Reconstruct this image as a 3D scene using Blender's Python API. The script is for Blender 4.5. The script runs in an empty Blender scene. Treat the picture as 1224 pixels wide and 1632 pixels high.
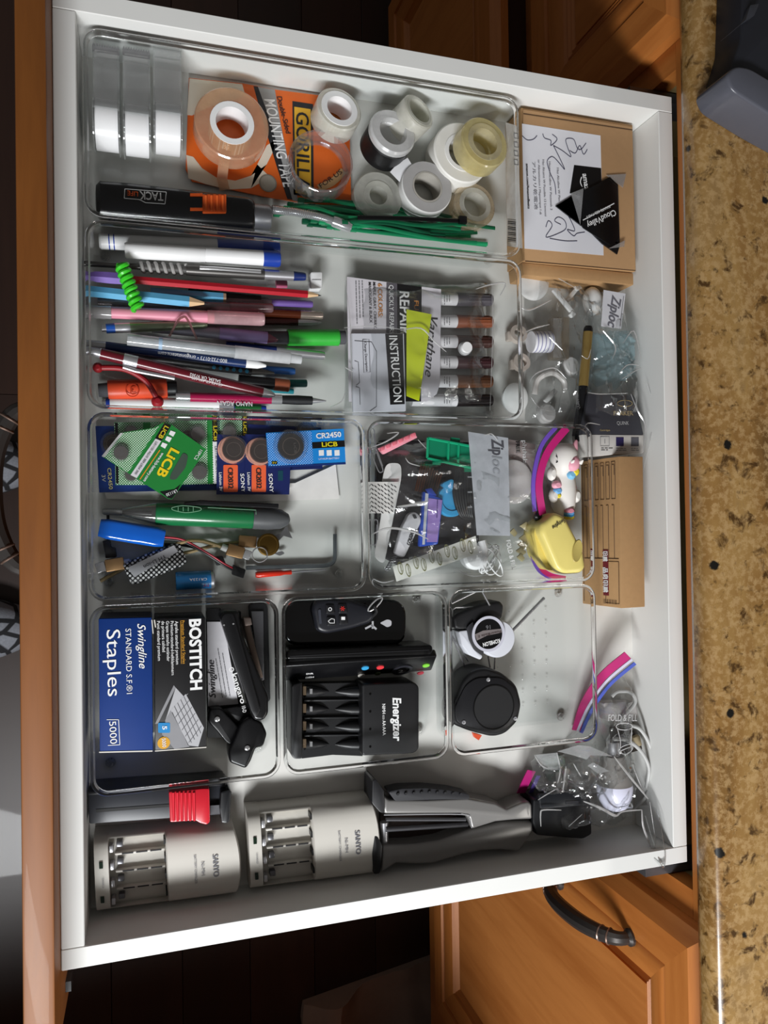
import bpy, bmesh, math, random
from mathutils import Vector as V, Matrix, Euler, noise
random.seed(7)
sc = bpy.context.scene
COL = sc.collection

# ------------------------------------------------------------------ camera
FPX, CE, CL = 1206.22, Euler((0.01784, -0.2984, -0.01593), 'XYZ'), V((0.12798, -0.3713, 0.68714))
cd = bpy.data.cameras.new('camera'); cam = bpy.data.objects.new('camera', cd); COL.objects.link(cam)
cam.location, cam.rotation_euler = CL, CE
cd.sensor_fit = 'HORIZONTAL'; cd.sensor_width = 36.0; cd.lens = 36.0 * FPX / 1224.0
cd.clip_start = 0.01; cd.clip_end = 50
sc.camera = cam

# ------------------------------------------------------------------ light
wd = bpy.data.worlds.new('room_ambient'); sc.world = wd; wd.use_nodes = True
bg = wd.node_tree.nodes['Background']; bg.inputs[0].default_value = (1.0, 0.95, 0.91, 1); bg.inputs[1].default_value = 0.11
def area(name, loc, target, sx, sy, power, col=(1, 1, 1)):
    ld = bpy.data.lights.new(name, 'AREA'); ld.shape = 'RECTANGLE'; ld.size, ld.size_y = sx, sy
    ld.energy = power; ld.color = col
    o = bpy.data.objects.new(name, ld); COL.objects.link(o); o.location = loc
    o.rotation_euler = (V(target) - V(loc)).to_track_quat('-Z', 'Y').to_euler()
    return o
area('window_daylight', (-0.20, -1.75, 1.12), (0.33, -0.45, 0.0), 0.90, 0.28, 44, (0.965, 0.985, 1.0))
area('ceiling_tube', (1.98, -2.25, 1.62), (1.98, -2.25, 0), 0.30, 1.5, 22, (1.0, 0.97, 0.92))
vs = sc.view_settings
vs.view_transform = 'Standard'; vs.look = 'None'; vs.gamma = 1; vs.exposure = 0.0; vs.use_curve_mapping = False
sc.cycles.transparent_max_bounces = 32
sc.cycles.caustics_reflective = False; sc.cycles.caustics_refractive = False

# ------------------------------------------------------------------ pixel -> place
RM = CE.to_matrix()
def ray(u, v): return RM @ V(((u - 612) / FPX, -(v - 816) / FPX, -1))
def W(u, v, z=0.0):
    d = ray(u, v); return CL + d * ((z - CL.z) / d.z)
def WX(u, v, X):
    d = ray(u, v); return CL + d * ((X - CL.x) / d.x)
def mpp(u, v, z): return (W(u + 1, v, z) - W(u - 1, v, z)).length / 2

# ------------------------------------------------------------------ materials
def lin(h):
    if not isinstance(h, str): return h
    h = h.lstrip('#'); c = [int(h[i:i + 2], 16) / 255 for i in (0, 2, 4)]
    return tuple(x / 12.92 if x <= .04045 else ((x + .055) / 1.055) ** 2.4 for x in c)
MC = {}
class NT:
    def __init__(s, name):
        s.m = bpy.data.materials.new(name); s.m.use_nodes = True; s.t = s.m.node_tree; s.t.nodes.clear()
        s.out = s.n('ShaderNodeOutputMaterial')
    def n(s, t, **kw):
        x = s.t.nodes.new(t)
        for k, v in kw.items(): setattr(x, k, v)
        return x
    def l(s, a, b): s.t.links.new(a, b)
    def coord(s, scale=(1, 1, 1), rot=(0, 0, 0), src='Object'):
        c = s.n('ShaderNodeTexCoord'); m = s.n('ShaderNodeMapping')
        m.inputs['Scale'].default_value = scale; m.inputs['Rotation'].default_value = rot
        s.l(c.outputs[src], m.inputs[0]); return m.outputs[0]
    def noise(s, vec, scale, detail=3, rough=.55, dist=0):
        x = s.n('ShaderNodeTexNoise'); x.inputs['Scale'].default_value = scale; x.inputs['Detail'].default_value = detail
        x.inputs['Roughness'].default_value = rough; x.inputs['Distortion'].default_value = dist
        if vec: s.l(vec, x.inputs['Vector'])
        return x.outputs[0]
    def ramp(s, fac, stops, interp='LINEAR'):
        r = s.n('ShaderNodeValToRGB'); e = r.color_ramp.elements; r.color_ramp.interpolation = interp
        while len(e) < len(stops): e.new(.5)
        for k, (p, c) in zip(e, stops): k.position = p; k.color = (*lin(c), 1)
        s.l(fac, r.inputs[0]); return r.outputs[0]
    def mix(s, fac, a, b, mode='MIX'):
        x = s.n('ShaderNodeMix', data_type='RGBA', blend_type=mode)
        for i, q in ((0, fac), (6, a), (7, b)):
            if hasattr(q, 'links'): s.l(q, x.inputs[i])
            elif i == 0: x.inputs[0].default_value = q
            else: x.inputs[i].default_value = (*lin(q), 1)
        return x.outputs[2]
    def math(s, op, a, b=0.0, clamp=False):
        x = s.n('ShaderNodeMath', operation=op); x.use_clamp = clamp
        for i, q in ((0, a), (1, b)):
            if hasattr(q, 'links'): s.l(q, x.inputs[i])
            else: x.inputs[i].default_value = q
        return x.outputs[0]
    def bsdf(s, col, rough=.5, metal=0, bump=None, bstr=.2, bdist=.001, spec=.5, coat=0, trans=0, ior=1.45):
        p = s.n('ShaderNodeBsdfPrincipled')
        for k, q in (('Base Color', col), ('Roughness', rough)):
            if hasattr(q, 'links'): s.l(q, p.inputs[k])
            else: p.inputs[k].default_value = (*lin(q), 1) if k == 'Base Color' else q
        p.inputs['Metallic'].default_value = metal; p.inputs['Specular IOR Level'].default_value = spec
        p.inputs['Coat Weight'].default_value = coat; p.inputs['Transmission Weight'].default_value = trans; p.inputs['IOR'].default_value = ior
        if bump is not None:
            b = s.n('ShaderNodeBump'); b.inputs['Strength'].default_value = bstr; b.inputs['Distance'].default_value = bdist
            s.l(bump, b.inputs['Height']); s.l(b.outputs[0], p.inputs['Normal'])
        return p.outputs[0]
    def done(s, sh): s.l(sh, s.out.inputs[0]); return s.m
def M(col, rough=.5, metal=0, var=.10, scale=90, spec=.5, coat=0, bump=0):
    k = (col, rough, metal, var, scale, spec, coat, bump)
    if k in MC: return MC[k]
    t = NT('paint_' + str(col).lstrip('#')); c = lin(col)
    nz = t.noise(t.coord(), scale, 4)
    a = tuple(min(1, x * (1 + var)) for x in c); b = tuple(x * (1 - var) for x in c)
    cc = t.mix(nz, b, a)
    MC[k] = t.done(t.bsdf(cc, rough, metal, nz if bump else None, bump, .0006, spec, coat)); return MC[k]
def metal(col='b8b8ba', rough=.25): return M(col, rough + .05, .72, .06, 200)
def clear(tint='ffffff', rough=.03, lo=.03, hi=.7, pw=4, milk=0.0, milkcol='e8e8e8', bump=0, bscale=60, key=''):
    k = ('clear', tint, rough, lo, hi, pw, milk, milkcol, bump, bscale, key)
    if k in MC: return MC[k]
    t = NT('clear_plastic')
    lw = t.n('ShaderNodeLayerWeight'); lw.inputs[0].default_value = .5
    fac = t.math('ADD', t.math('MULTIPLY', t.math('POWER', lw.outputs['Facing'], pw), hi), lo, True)
    tr = t.n('ShaderNodeBsdfTransparent'); tr.inputs[0].default_value = (*lin(tint), 1)
    gl = t.n('ShaderNodeBsdfGlossy'); gl.inputs['Roughness'].default_value = rough
    nz = t.noise(t.coord(), bscale, 3)
    gl.inputs['Color'].default_value = (.95, .95, .95, 1)
    if bump:
        b = t.n('ShaderNodeBump'); b.inputs['Strength'].default_value = bump; b.inputs['Distance'].default_value = .002
        t.l(nz, b.inputs['Height']); t.l(b.outputs[0], gl.inputs['Normal'])
    base = tr.outputs[0]
    if milk:
        df = t.n('ShaderNodeBsdfDiffuse'); df.inputs[0].default_value = (*lin(milkcol), 1)
        tl = t.n('ShaderNodeBsdfTranslucent'); tl.inputs[0].default_value = (*lin(milkcol), 1)
        m0 = t.n('ShaderNodeMixShader'); m0.inputs[0].default_value = .35; t.l(df.outputs[0], m0.inputs[1]); t.l(tl.outputs[0], m0.inputs[2])
        m1 = t.n('ShaderNodeMixShader')
        t.l(t.math('MULTIPLY', t.math('ADD', nz, .5), milk, True), m1.inputs[0]); t.l(base, m1.inputs[1]); t.l(m0.outputs[0], m1.inputs[2]); base = m1.outputs[0]
    m = t.n('ShaderNodeMixShader'); t.l(fac, m.inputs[0]); t.l(base, m.inputs[1]); t.l(gl.outputs[0], m.inputs[2])
    MC[k] = t.done(m.outputs[0]); return MC[k]
def dots(bgc, dotc, pitch=.0016, r=.32, rough=.35):
    k = ('dots', bgc, dotc, pitch, r)
    if k in MC: return MC[k]
    t = NT('dotted_print'); v = t.n('ShaderNodeTexVoronoi', voronoi_dimensions='2D'); v.inputs['Scale'].default_value = 1 / pitch; v.inputs['Randomness'].default_value = 0
    t.l(t.coord(rot=(0, 0, .785)), v.inputs['Vector'])
    f = t.math('LESS_THAN', v.outputs['Distance'], r)
    MC[k] = t.done(t.bsdf(t.mix(f, bgc, dotc), rough)); return MC[k]
def wood(c1, c2, axis=1, scale=9, rough=.38, coat=.25, key=''):
    k = ('wood', c1, c2, axis, scale, rough, key)
    if k in MC: return MC[k]
    t = NT('varnished_wood'); s = [1, 1, 1]; s[axis] = .10
    vec = t.coord(tuple(s)); n1 = t.noise(vec, scale, 4, .55, 1.6); n2 = t.noise(vec, scale * 14, 5, .6, .4)
    f = t.math('ADD', t.math('MULTIPLY', n1, .75), t.math('MULTIPLY', n2, .25))
    c = t.ramp(f, [(.30, c1), (.52, c2), (.72, c1)])
    MC[k] = t.done(t.bsdf(c, rough, 0, n2, .08, .0004, .5, coat)); return MC[k]

WHITE_LAM = M('e6e6e3', .6, 0, .015, 40, .12)
BLACK = M('101012', .38, 0, .1, 150); BLACKG = M('08080a', .12, 0, .05, 60, .5, .4); DGREY = M('3a3b3e', .45); GREY = M('77777a', .45)
WHITE = M('ececec', .4, 0, .03); PAPER = M('dcdcde', .7, 0, .03, 70); KRAFT = M('b08a60', .75, 0, .08, 220, .3, 0, .15)
STEEL = metal(); DSTEEL = metal('6c6c70', .3); CHROME = metal('d8d8da', .1); BRASSY = metal('b49a6a', .3); INK = M('202024', .6)
CLEAR = clear(); BINM = clear('fcfdfd', .04, .014, .5, 6); RIMM = clear('eceeee', .06, .10, .7, 2.2)

# ------------------------------------------------------------------ mesh building
class B:
    def __init__(s): s.v = []; s.f = []
    def add(s, vs, fs):
        n = len(s.v); s.v += [V(p) for p in vs]; s.f += [tuple(i + n for i in f) for f in fs]; return s
    def loops(s, Ls, cap0=True, cap1=True, closed=False):
        n = len(Ls[0]); vs = [p for L in Ls for p in L]; fs = []
        m = len(Ls)
        for k in range(m if closed else m - 1):
            a, b = k * n, ((k + 1) % m) * n
            for i in range(n):
                j = (i + 1) % n; fs.append((a + i, a + j, b + j, b + i))
        if not closed:
            if cap0: fs.append(tuple(range(n - 1, -1, -1)))
            if cap1: fs.append(tuple((m - 1) * n + i for i in range(n)))
        return s.add(vs, fs)
    def prism(s, pts, z0, z1):
        pts = [(p[0], p[1]) for p in pts]
        if sum(pts[i][0] * pts[(i + 1) % len(pts)][1] - pts[(i + 1) % len(pts)][0] * pts[i][1] for i in range(len(pts))) < 0: pts = pts[::-1]
        return s.loops([[(x, y, z0) for x, y in pts], [(x, y, z1) for x, y in pts]])
    def slab(s, px, z0, z1): return s.prism([W(u, v, z1) for u, v in px], z0, z1)
    def box(s, x0, x1, y0, y1, z0, z1): return s.prism([(x0, y0), (x1, y0), (x1, y1), (x0, y1)], z0, z1)
    def lathe(s, p, ax, prof, n=20, closed=False, cap=True):
        p = V(p); ax = V(ax).normalized(); u = ax.orthogonal().normalized(); w = ax.cross(u)
        Ls = [[p + ax * t + (u * math.cos(2 * math.pi * i / n) + w * math.sin(2 * math.pi * i / n)) * max(r, 1e-5) for i in range(n)] for r, t in prof]
        return s.loops(Ls, cap, cap, closed)
    def cyl(s, a, b, r0, r1=None, n=16):
        a, b = V(a), V(b); return s.lathe(a, b - a, [(r0, 0), (r0 if r1 is None else r1, (b - a).length)], n)
    def ball(s, c, r, n=14, sc=(1, 1, 1)):
        c = V(c); m = n // 2
        Ls = [[c + V((r * sc[0] * math.sin(math.pi * k / m) * math.cos(2 * math.pi * i / n), r * sc[1] * math.sin(math.pi * k / m) * math.sin(2 * math.pi * i / n), -r * sc[2] * math.cos(math.pi * k / m))) for i in range(n)] for k in range(1, m)]
        return s.loops(Ls)
    def tube(s, path, r, n=8, flat=1.0):
        path = [V(p) for p in path]; Ls = []; up = None
        for i, p in enumerate(path):
            t = (path[min(i + 1, len(path) - 1)] - path[max(i - 1, 0)]).normalized()
            if up is None: up = V((0, 0, 1)) if abs(t.z) < .9 else V((1, 0, 0))
            x = t.cross(up).normalized(); y = x.cross(t).normalized(); up = y
            rr = r[i] if isinstance(r, (list, tuple)) else r
            Ls.append([p + x * rr * math.cos(2 * math.pi * k / n) + y * rr * flat * math.sin(2 * math.pi * k / n) for k in range(n)])
        return s.loops(Ls)
    def to(s, name, mat, parent=None, label=None, cat=None, group=None, bevel=0, seg=2, kind=None, smooth=True, ang=35):
        org = parent.location.copy() if parent is not None and parent.get('_loc') is None else V((0, 0, 0))
        if parent is None:
            xs = [p.x for p in s.v]; ys = [p.y for p in s.v]
            org = V(((min(xs) + max(xs)) / 2, (min(ys) + max(ys)) / 2, min(p.z for p in s.v)))
        else:
            org = V(parent['_o'])
        me = bpy.data.meshes.new(name); me.from_pydata([p - org for p in s.v], [], s.f)
        if bevel:
            bm = bmesh.new(); bm.from_mesh(me); bmesh.ops.remove_doubles(bm, verts=bm.verts, dist=1e-6)
            es = [e for e in bm.edges if len(e.link_faces) == 2 and e.calc_face_angle(0) > .6]
            bmesh.ops.bevel(bm, geom=es, offset=bevel, segments=seg, affect='EDGES', profile=.5, clamp_overlap=True); bm.to_mesh(me); bm.free()
        if smooth:
            me.polygons.foreach_set('use_smooth', [True] * len(me.polygons)); me.set_sharp_from_angle(angle=math.radians(ang))
        me.materials.append(mat)
        o = bpy.data.objects.new(name, me); COL.objects.link(o); o['_o'] = tuple(org)
        if parent is None: o.location = org
        else: o.parent = parent
        if label: o['label'] = label
        if cat: o['category'] = cat
        if group: o['group'] = group
        if kind: o['kind'] = kind
        return o
def thing(name, label, cat, loc, group=None, kind=None):
    o = bpy.data.objects.new(name, None); o.empty_display_size = .02; COL.objects.link(o); o.location = loc; o['_o'] = tuple(loc)
    if label: o['label'] = label
    if cat: o['category'] = cat
    if group: o['group'] = group
    if kind: o['kind'] = kind
    return o
def rnd(pts, r, n=4):
    """round the corners of a 2D polygon"""
    out = []; k = len(pts); pts = [V((p[0], p[1])) for p in pts]
    for i in range(k):
        a, b, c = pts[i - 1], pts[i], pts[(i + 1) % k]
        d0, d1 = (a - b), (c - b); q = min(r, d0.length * .45, d1.length * .45)
        p0, p1 = b + d0.normalized() * q, b + d1.normalized() * q
        for j in range(n + 1):
            t = j / n; out.append(p0 * (1 - t) ** 2 + b * 2 * t * (1 - t) + p1 * t * t)
    return out
def catmull(pts, n=6):
    out = []; P = [V(p) for p in pts]
    for i in range(len(P) - 1):
        a, b, c, d = P[max(i - 1, 0)], P[i], P[i + 1], P[min(i + 2, len(P) - 1)]
        for j in range(n):
            t = j / n; out.append(.5 * ((2 * b) + (c - a) * t + (2 * a - 5 * b + 4 * c - d) * t * t + (3 * b - a - 3 * c + d) * t ** 3))
    return out + [P[-1]]
def rect(x0, y0, x1, y1): return [(x0, y0), (x1, y0), (x1, y1), (x0, y1)]
TXT = {}
def glyphs(s, bold, shear):
    k = (s, bold, shear)
    if k not in TXT:
        c = bpy.data.curves.new('t', 'FONT'); c.body = s; c.resolution_u = 3; c.offset = bold; c.shear = shear
        o = bpy.data.objects.new('t', c); me = bpy.data.meshes.new_from_object(o)
        vs = [v.co.copy() for v in me.vertices]; fs = [tuple(p.vertices) for p in me.polygons]
        bpy.data.objects.remove(o); bpy.data.curves.remove(c); bpy.data.meshes.remove(me); TXT[k] = (vs, fs)
    return TXT[k]
def text3(par, s, o, xd, up, L, h, mat, bold=.0, shear=0.0, name='lettering', cap=.70):
    vs, fs = glyphs(s, bold, shear)
    if not vs: return
    x0 = min(p.x for p in vs); x1 = max(p.x for p in vs); xd, up = V(xd).normalized(), V(up).normalized()
    B().add([V(o) + xd * ((p.x - x0) / (x1 - x0) * L) + up * (p.y / cap * h) for p in vs], fs).to(name, mat, par, smooth=False)
def text(par, s, a, b, hpx, z, mat, bold=.0, shear=0.0, name='lettering', zb=None):
    p, q = W(*a, z), W(*b, z if zb is None else zb); xd = q - p; up = V((0, 0, 1)).cross(xd)
    n = xd.cross(up).normalized()
    text3(par, s, p + n * .0003, xd, up, xd.length, hpx * mpp(*a, z), mat, bold, shear, name)
def bars(par, a, b, n, gap, hpx, z, mat, seed=0, name='fine_print'):
    """rows of unreadable fine print, running a->b, rows stepping to the reader's down side by gap px"""
    r = random.Random(seed); bb = B(); du, dv = b[0] - a[0], b[1] - a[1]; L = math.hypot(du, dv); du /= L; dv /= L
    for k in range(n):
        t = 0; end = L * r.uniform(.7, 1)
        while t < end:
            w = r.uniform(2, 7); o = (a[0] - dv * gap * k + du * t, a[1] + du * gap * k + dv * t)
            q = [(o[0], o[1]), (o[0] + du * w, o[1] + dv * w), (o[0] + du * w - dv * hpx, o[1] + dv * w + du * hpx), (o[0] - dv * hpx, o[1] + du * hpx)]
            bb.add([W(*p, z + .0003) for p in q], [(0, 1, 2, 3)]); t += w + 1.3
    bb.to(name, mat, par, smooth=False, kind='stuff')
def decal(par, px, z, mat, name='print', th=.0002): return B().slab(px, z, z + th).to(name, mat, par, smooth=False)
def stroke(par, pts, wpx, z, mat, name='ink_line', n=5):
    """flat pen stroke through pixel points"""
    pp = catmull([W(u, v, z + .0003) for u, v in pts], n); w = wpx * mpp(*pts[0], z) / 2; vs = []; fs = []
    for i, p in enumerate(pp):
        t = pp[min(i + 1, len(pp) - 1)] - pp[max(i - 1, 0)]; q = V((-t.y, t.x, 0)).normalized() * w; vs += [p + q, p - q]
        if i: fs.append((2 * i - 2, 2 * i - 1, 2 * i + 1, 2 * i))
    return B().add(vs, fs).to(name, mat, par, smooth=False)

# ================================================================== the setting
XL, XR, YB, YT, H, TK = 0.07585, 0.61045, -0.69267, 0.03023, 0.0603, 0.016
ZF = -0.785
CAB1, CAB2 = '985420', 'b87236'
WOODZ = wood(CAB1, CAB2, 2, 7, .45, .1); WOODY = wood(CAB1, CAB2, 1, 7, .45, .1, 'y')

# hardwood floor, board by board
fl = thing('floor', 'dark brown hardwood floor boards', 'floor', (0.1, -0.4, ZF - .02), kind='structure')
fm = [wood(a, b, 1, 5, .42, .1, str(i)) for i, (a, b) in enumerate((('24140e', '2e1b13'), ('2a1a14', '352219'), ('20120d', '291811')))]
B().box(-1.2, 1.4, -2.4, 1.6, ZF - .02, ZF - .006).to('underlay', M('1c100a', .8), fl)
k = 0
x = -1.2
while x < 0.75:
    y = -2.4 + random.uniform(-.6, 0)
    while y < 1.6:
        L = random.uniform(.9, 1.5); k += 1
        B().box(x + .0004, x + .1246, max(y, -2.4) + .0004, min(y + L, 1.6) - .0004, ZF - .012, ZF + random.uniform(-.0006, .0004)).to('floor_board', fm[k % 3], fl, bevel=.0006, seg=1)
        y += L
    x += .125

# cabinet carcass the drawer slides out of
cb = thing('base_cabinet', 'brown wooden cabinet run that the open drawer pulls out from', 'cabinet', (0.66, -0.33, ZF))
B().box(.629, .648, -2.2, 1.5, .0635, .1015).to('top_rail', WOODY, cb, bevel=.001)
B().box(.629, .648, -.775, -.735, ZF + .1, .0635).to('stile', WOODZ, cb); B().box(.629, .648, .072, .112, ZF + .1, .0635).to('stile', WOODZ, cb)
B().box(.629, .648, -2.2, -.775, ZF + .1, .0635).to('face_frame', WOODZ, cb); B().box(.629, .648, .112, 1.5, ZF + .1, .0635).to('face_frame', WOODZ, cb)
B().box(.64, .66, -.735, .072, ZF + .1, -.09).to('lower_front', WOODZ, cb)
B().box(.70, .72, -2.2, 1.5, ZF, ZF + .1).to('toe_kick', M('140c08', .7), cb)
B().box(1.15, 1.16, -2.2, 1.5, ZF, .10).to('back_board', M('4a3a2a', .8), cb)
B().box(.648, 1.15, -.735, .072, -.10, -.09).to('inner_shelf', M('9a8458', .7), cb)
B().box(.648, 1.15, -.745, -.735, -.10, .0635).to('inner_side', M('9a8458', .7), cb); B().box(.648, 1.15, .072, .082, -.10, .0635).to('inner_side', M('9a8458', .7), cb)
for yy in (-.733, .060): B().box(.60, 1.1, yy, yy + .010, .0, .03).to('drawer_slide', DSTEEL, cb)

PROF = [(0, 0), (0, .011), (.003, .013), (.016, .020), (.050, .020), (.0515, .0155), (.054, .0170), (.062, .0180), (.083, .0125), (.086, .0075), (.089, .0105), (.092, .0055), (.095, .0085), (.098, .0035), (.100, .0035)]
def panel_front(name, label, cat, y0, y1, z0, z1, xb, fol=1.0, handle=None):
    d = thing(name, label, cat, (xb, (y0 + y1) / 2, z0))
    def cor(i, hh):
        i *= fol
        return [V((xb - hh, y0 + i, z0 + i)), V((xb - hh, y1 - i, z0 + i)), V((xb - hh, y1 - i, z1 - i)), V((xb - hh, y0 + i, z1 - i))]
    R = [cor(i, hh) for i, hh in PROF]
    for a, nm, mt in ((0, 'bottom_rail', WOODY), (1, 'stile', WOODZ), (2, 'top_rail', WOODY), (3, 'stile', WOODZ)):
        b = (a + 1) % 4; vs = []; fs = []
        for c in R: vs += [c[a], c[b]]
        m = len(R)
        for i in range(m - 1): fs.append((2 * i, 2 * i + 1, 2 * i + 3, 2 * i + 2))
        vs += [V((xb, p.y, p.z)) for p in (R[-1][a], R[-1][b])]
        fs += [(2 * m - 2, 2 * m - 1, 2 * m + 1, 2 * m), (0, 2 * m, 2 * m + 1, 1), tuple(range(0, 2 * m, 2)) + (2 * m,), tuple(reversed(range(1, 2 * m, 2))) [0:0] or (2 * m + 1,) + tuple(range(2 * m - 1, 0, -2))]
        B().add(vs, fs).to(nm, mt, d, ang=25)
    a = R[-1]
    B().box(xb - .0065, xb - .001, a[0].y, a[1].y, a[0].z, a[2].z).to('panel', wood(CAB1, 'c07a3e', 2, 4, .42, .12, 'p'), d)
    if handle:
        bow_pull(d, *handle)
    return d
PULL = M('4a4644', .36, .6, .1, 120); PULLC = metal('8c7468', .3)
def bow_pull(par, p0, p1, out, name='handle'):
    """bow pull between two feet, bulging along out"""
    p0, p1, out = V(p0), V(p1), V(out); L = (p1 - p0); h = B()
    pts = [p0, p0 + out * .45 + L * .02, p0 + out * .8 + L * .16, p0 + out + L * .36, p0 + out + L * .64, p0 + out * .8 + L * .84, p0 + out * .45 + L * .98, p1]
    path = catmull(pts, 5); n = len(path)
    h.tube(path, [.0060 + .0030 * math.sin(math.pi * i / (n - 1)) for i in range(n)], 10, 1.0)
    o = h.to(name, PULL, par)
    for q, s in ((p0, 1), (p1, -1)):
        B().lathe(q - out.normalized() * .0005, out, [(.009, 0), (.009, .003), (.006, .006)], 16).to('foot', PULL, o)
        for f in (.20, .25):
            c = path[int(f * n)] if s > 0 else path[n - 1 - int(f * n)]; c2 = path[int(f * n) + 1] if s > 0 else path[n - 2 - int(f * n)]
            B().lathe(c, c2 - c, [(.0082, -.001), (.0090, 0), (.0082, .001)], 14).to('collar', PULLC, o)
panel_front('cabinet_door', 'closed raised-panel wooden cabinet door with bow handle beside the granite counter', 'cabinet door', -1.268, -.763, -.62, .096, .6285, 1.0,
            ((.6285 - .020, -.822, -.155), (.6285 - .020, -.815, -.010), (-.032, 0, 0)))
panel_front('drawer_front', 'closed raised-panel wooden drawer front under the counter at the top of the picture', 'drawer front', .099, .63, -.205, .093, .6285)
panel_front('cabinet_door', 'lower raised-panel wooden front standing slightly ajar above the dark floor', 'cabinet door', .099, .633, -.70, -.225, .594)
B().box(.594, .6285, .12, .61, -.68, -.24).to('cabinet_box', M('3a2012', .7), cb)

# granite worktop
t = NT('polished_granite')
vec = t.coord((1, .45, 1), (0, 0, .5)); c0 = t.coord()
n1 = t.noise(vec, 9, 5, .6, .8); n2 = t.noise(c0, 170, 4, .7); n3 = t.noise(c0, 60, 4, .65, .4)
base = t.ramp(n1, [(.30, '5a4020'), (.46, '866234'), (.60, '9a7846'), (.78, '6e5a44')])
c = t.mix(t.math('MULTIPLY', t.ramp(n2, [(.46, '000000'), (.60, 'ffffff')]), .55), base, 'b8986a')
c = t.mix(t.ramp(n3, [(.34, 'ffffff'), (.45, '000000')]), c, '4a3216')
vo = t.n('ShaderNodeTexVoronoi'); vo.inputs['Scale'].default_value = 26; t.l(c0, vo.inputs['Vector'])
wob = t.math('ADD', vo.outputs['Distance'], t.math('MULTIPLY', n2, .12))
c = t.mix(t.ramp(wob, [(.155, 'ffffff'), (.19, '000000')]), c, '14120f')
GRAN = t.done(t.bsdf(c, .24, 0, n2, .05, .0005, .5, .2))
prof = [(.650, .1017), (.6085, .1017), (.602, .104), (.599, .111), (.599, .1225), (.602, .1295), (.6095, .1325), (1.16, .1325), (1.16, .1015)]
b = B(); Ls = [[V((px, y, pz)) for px, pz in prof] for y in (-2.2, 1.5)]
b.loops(Ls).to('countertop', GRAN, label='polished brown and gold speckled granite countertop along the right side', cat='countertop', ang=50)

# added counter and cabinet block, out of view, keeping window light off the floor
rt = thing('shade_cabinet', 'added unseen cabinet block with granite worktop that shades the floor', 'cabinet', (.0, -1.95, ZF))
B().box(-1.0, 1.16, -2.2, -1.40, ZF + .1, .1015).to('body', WOODZ, rt)
B().box(-1.0, .5985, -2.2, -1.36, .1017, .1325).to('worktop', GRAN, rt, bevel=.005)

# grey plastic object standing on the worktop
ap = thing('plastic_tray', 'slate grey plastic holder standing on the granite counter, top right corner', 'holder', (*W(1215, 60, .1325).xy, .1325))
B().slab(rnd([(1186, -90), (1181, 60), (1164, 116), (1224, 134), (1330, 190), (1360, -90)], 8), .1325, .165).to('body', M('1f2026', .45), ap, bevel=.004, seg=3)
B().slab(rnd([(1157, 118), (1172, 104), (1195, 107), (1240, 134), (1350, 194), (1350, 252), (1230, 184), (1166, 143)], 14), .1325, .172).to('front_lip', M('55565f', .25, 0, .04), ap, bevel=.006, seg=3)
B().slab(rnd([(1196, 8), (1210, 6), (1202, 25), (1188, 33)], 2), .14, .17).to('clip', M('33343a', .35), ap, bevel=.002)

# slippers on the floor in front of the drawer
FELT = None
t = NT('grey_felt'); c0 = t.coord(); vo = t.n('ShaderNodeTexVoronoi', feature='DISTANCE_TO_EDGE'); vo.inputs['Scale'].default_value = 17; t.l(c0, vo.inputs['Vector'])
nz = t.noise(c0, 300, 4)
FELT = t.done(t.bsdf(t.mix(t.ramp(vo.outputs['Distance'], [(.05, 'ffffff'), (.075, '000000')]), t.mix(nz, '6c7078', '8d9199'), '1c1d20'), .9, 0, nz, .3, .001))
def slipper(cy, label):
    s = thing('slipper', label, 'slipper', (-.2, cy, ZF), 'pair of slippers')
    b = B(); Ls = []
    for zz, k in ((0, .92), (.012, 1.0), (.03, 1.0), (.05, .9), (.065, .7), (.072, .4)):
        L = []
        for i in range(28):
            a = 2 * math.pi * i / 28; cx = math.cos(a); sy = math.sin(a)
            L.append(V((-.215 + (.155 * k if cx > 0 else .14) * cx, cy + .058 * k * sy * (1 + .08 * cx), ZF + .004 + zz)))
        Ls.append(L)
    b.loops(Ls).to('upper', FELT, s, ang=60)
    B().prism([(p.x, p.y) for p in Ls[1]], ZF, ZF + .012).to('sole', M('222222', .8), s)
slipper(-.262, 'grey felt slipper with black lines, upper of the two at the left edge'); slipper(-.545, 'grey felt slipper with black lines, lower of the two at the left edge')
# pale cloth on the floor by the lower cabinet
b = B(); Ls = []
N = 24
vs = []; fs = []
for i in range(N):
    for j in range(N):
        s_, q_ = i / (N - 1), j / (N - 1); x = .40 + .30 * s_; y = -1.30 - .35 * q_ + .045 * s_
        zz = .012 + .02 * abs(noise.noise(V((s_ * 5, q_ * 4, 3)))) + (.05 * math.exp(-((s_ - .2) / .12) ** 2))
        vs.append(V((x + .02 * noise.noise(V((q_ * 6, 1, 2))), y, ZF + zz)))
for i in range(N - 1):
    for j in range(N - 1): fs.append((i * N + j, (i + 1) * N + j, (i + 1) * N + j + 1, i * N + j + 1))
n0 = len(vs); vs += [V((p.x, p.y, ZF + .0005)) for p in vs]
ring = [i * N for i in range(N)] + [(N - 1) * N + j for j in range(1, N)] + [i * N + N - 1 for i in range(N - 2, -1, -1)] + [j for j in range(N - 2, 0, -1)]
for i in range(len(ring)): a, c = ring[i], ring[(i + 1) % len(ring)]; fs.append((a, a + n0, c + n0, c))
b.add(vs, fs).to('floor_cloth', M('8a7466', .85), label='pale crumpled cloth lying on the dark floor below the cabinet door', cat='cloth')

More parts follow.
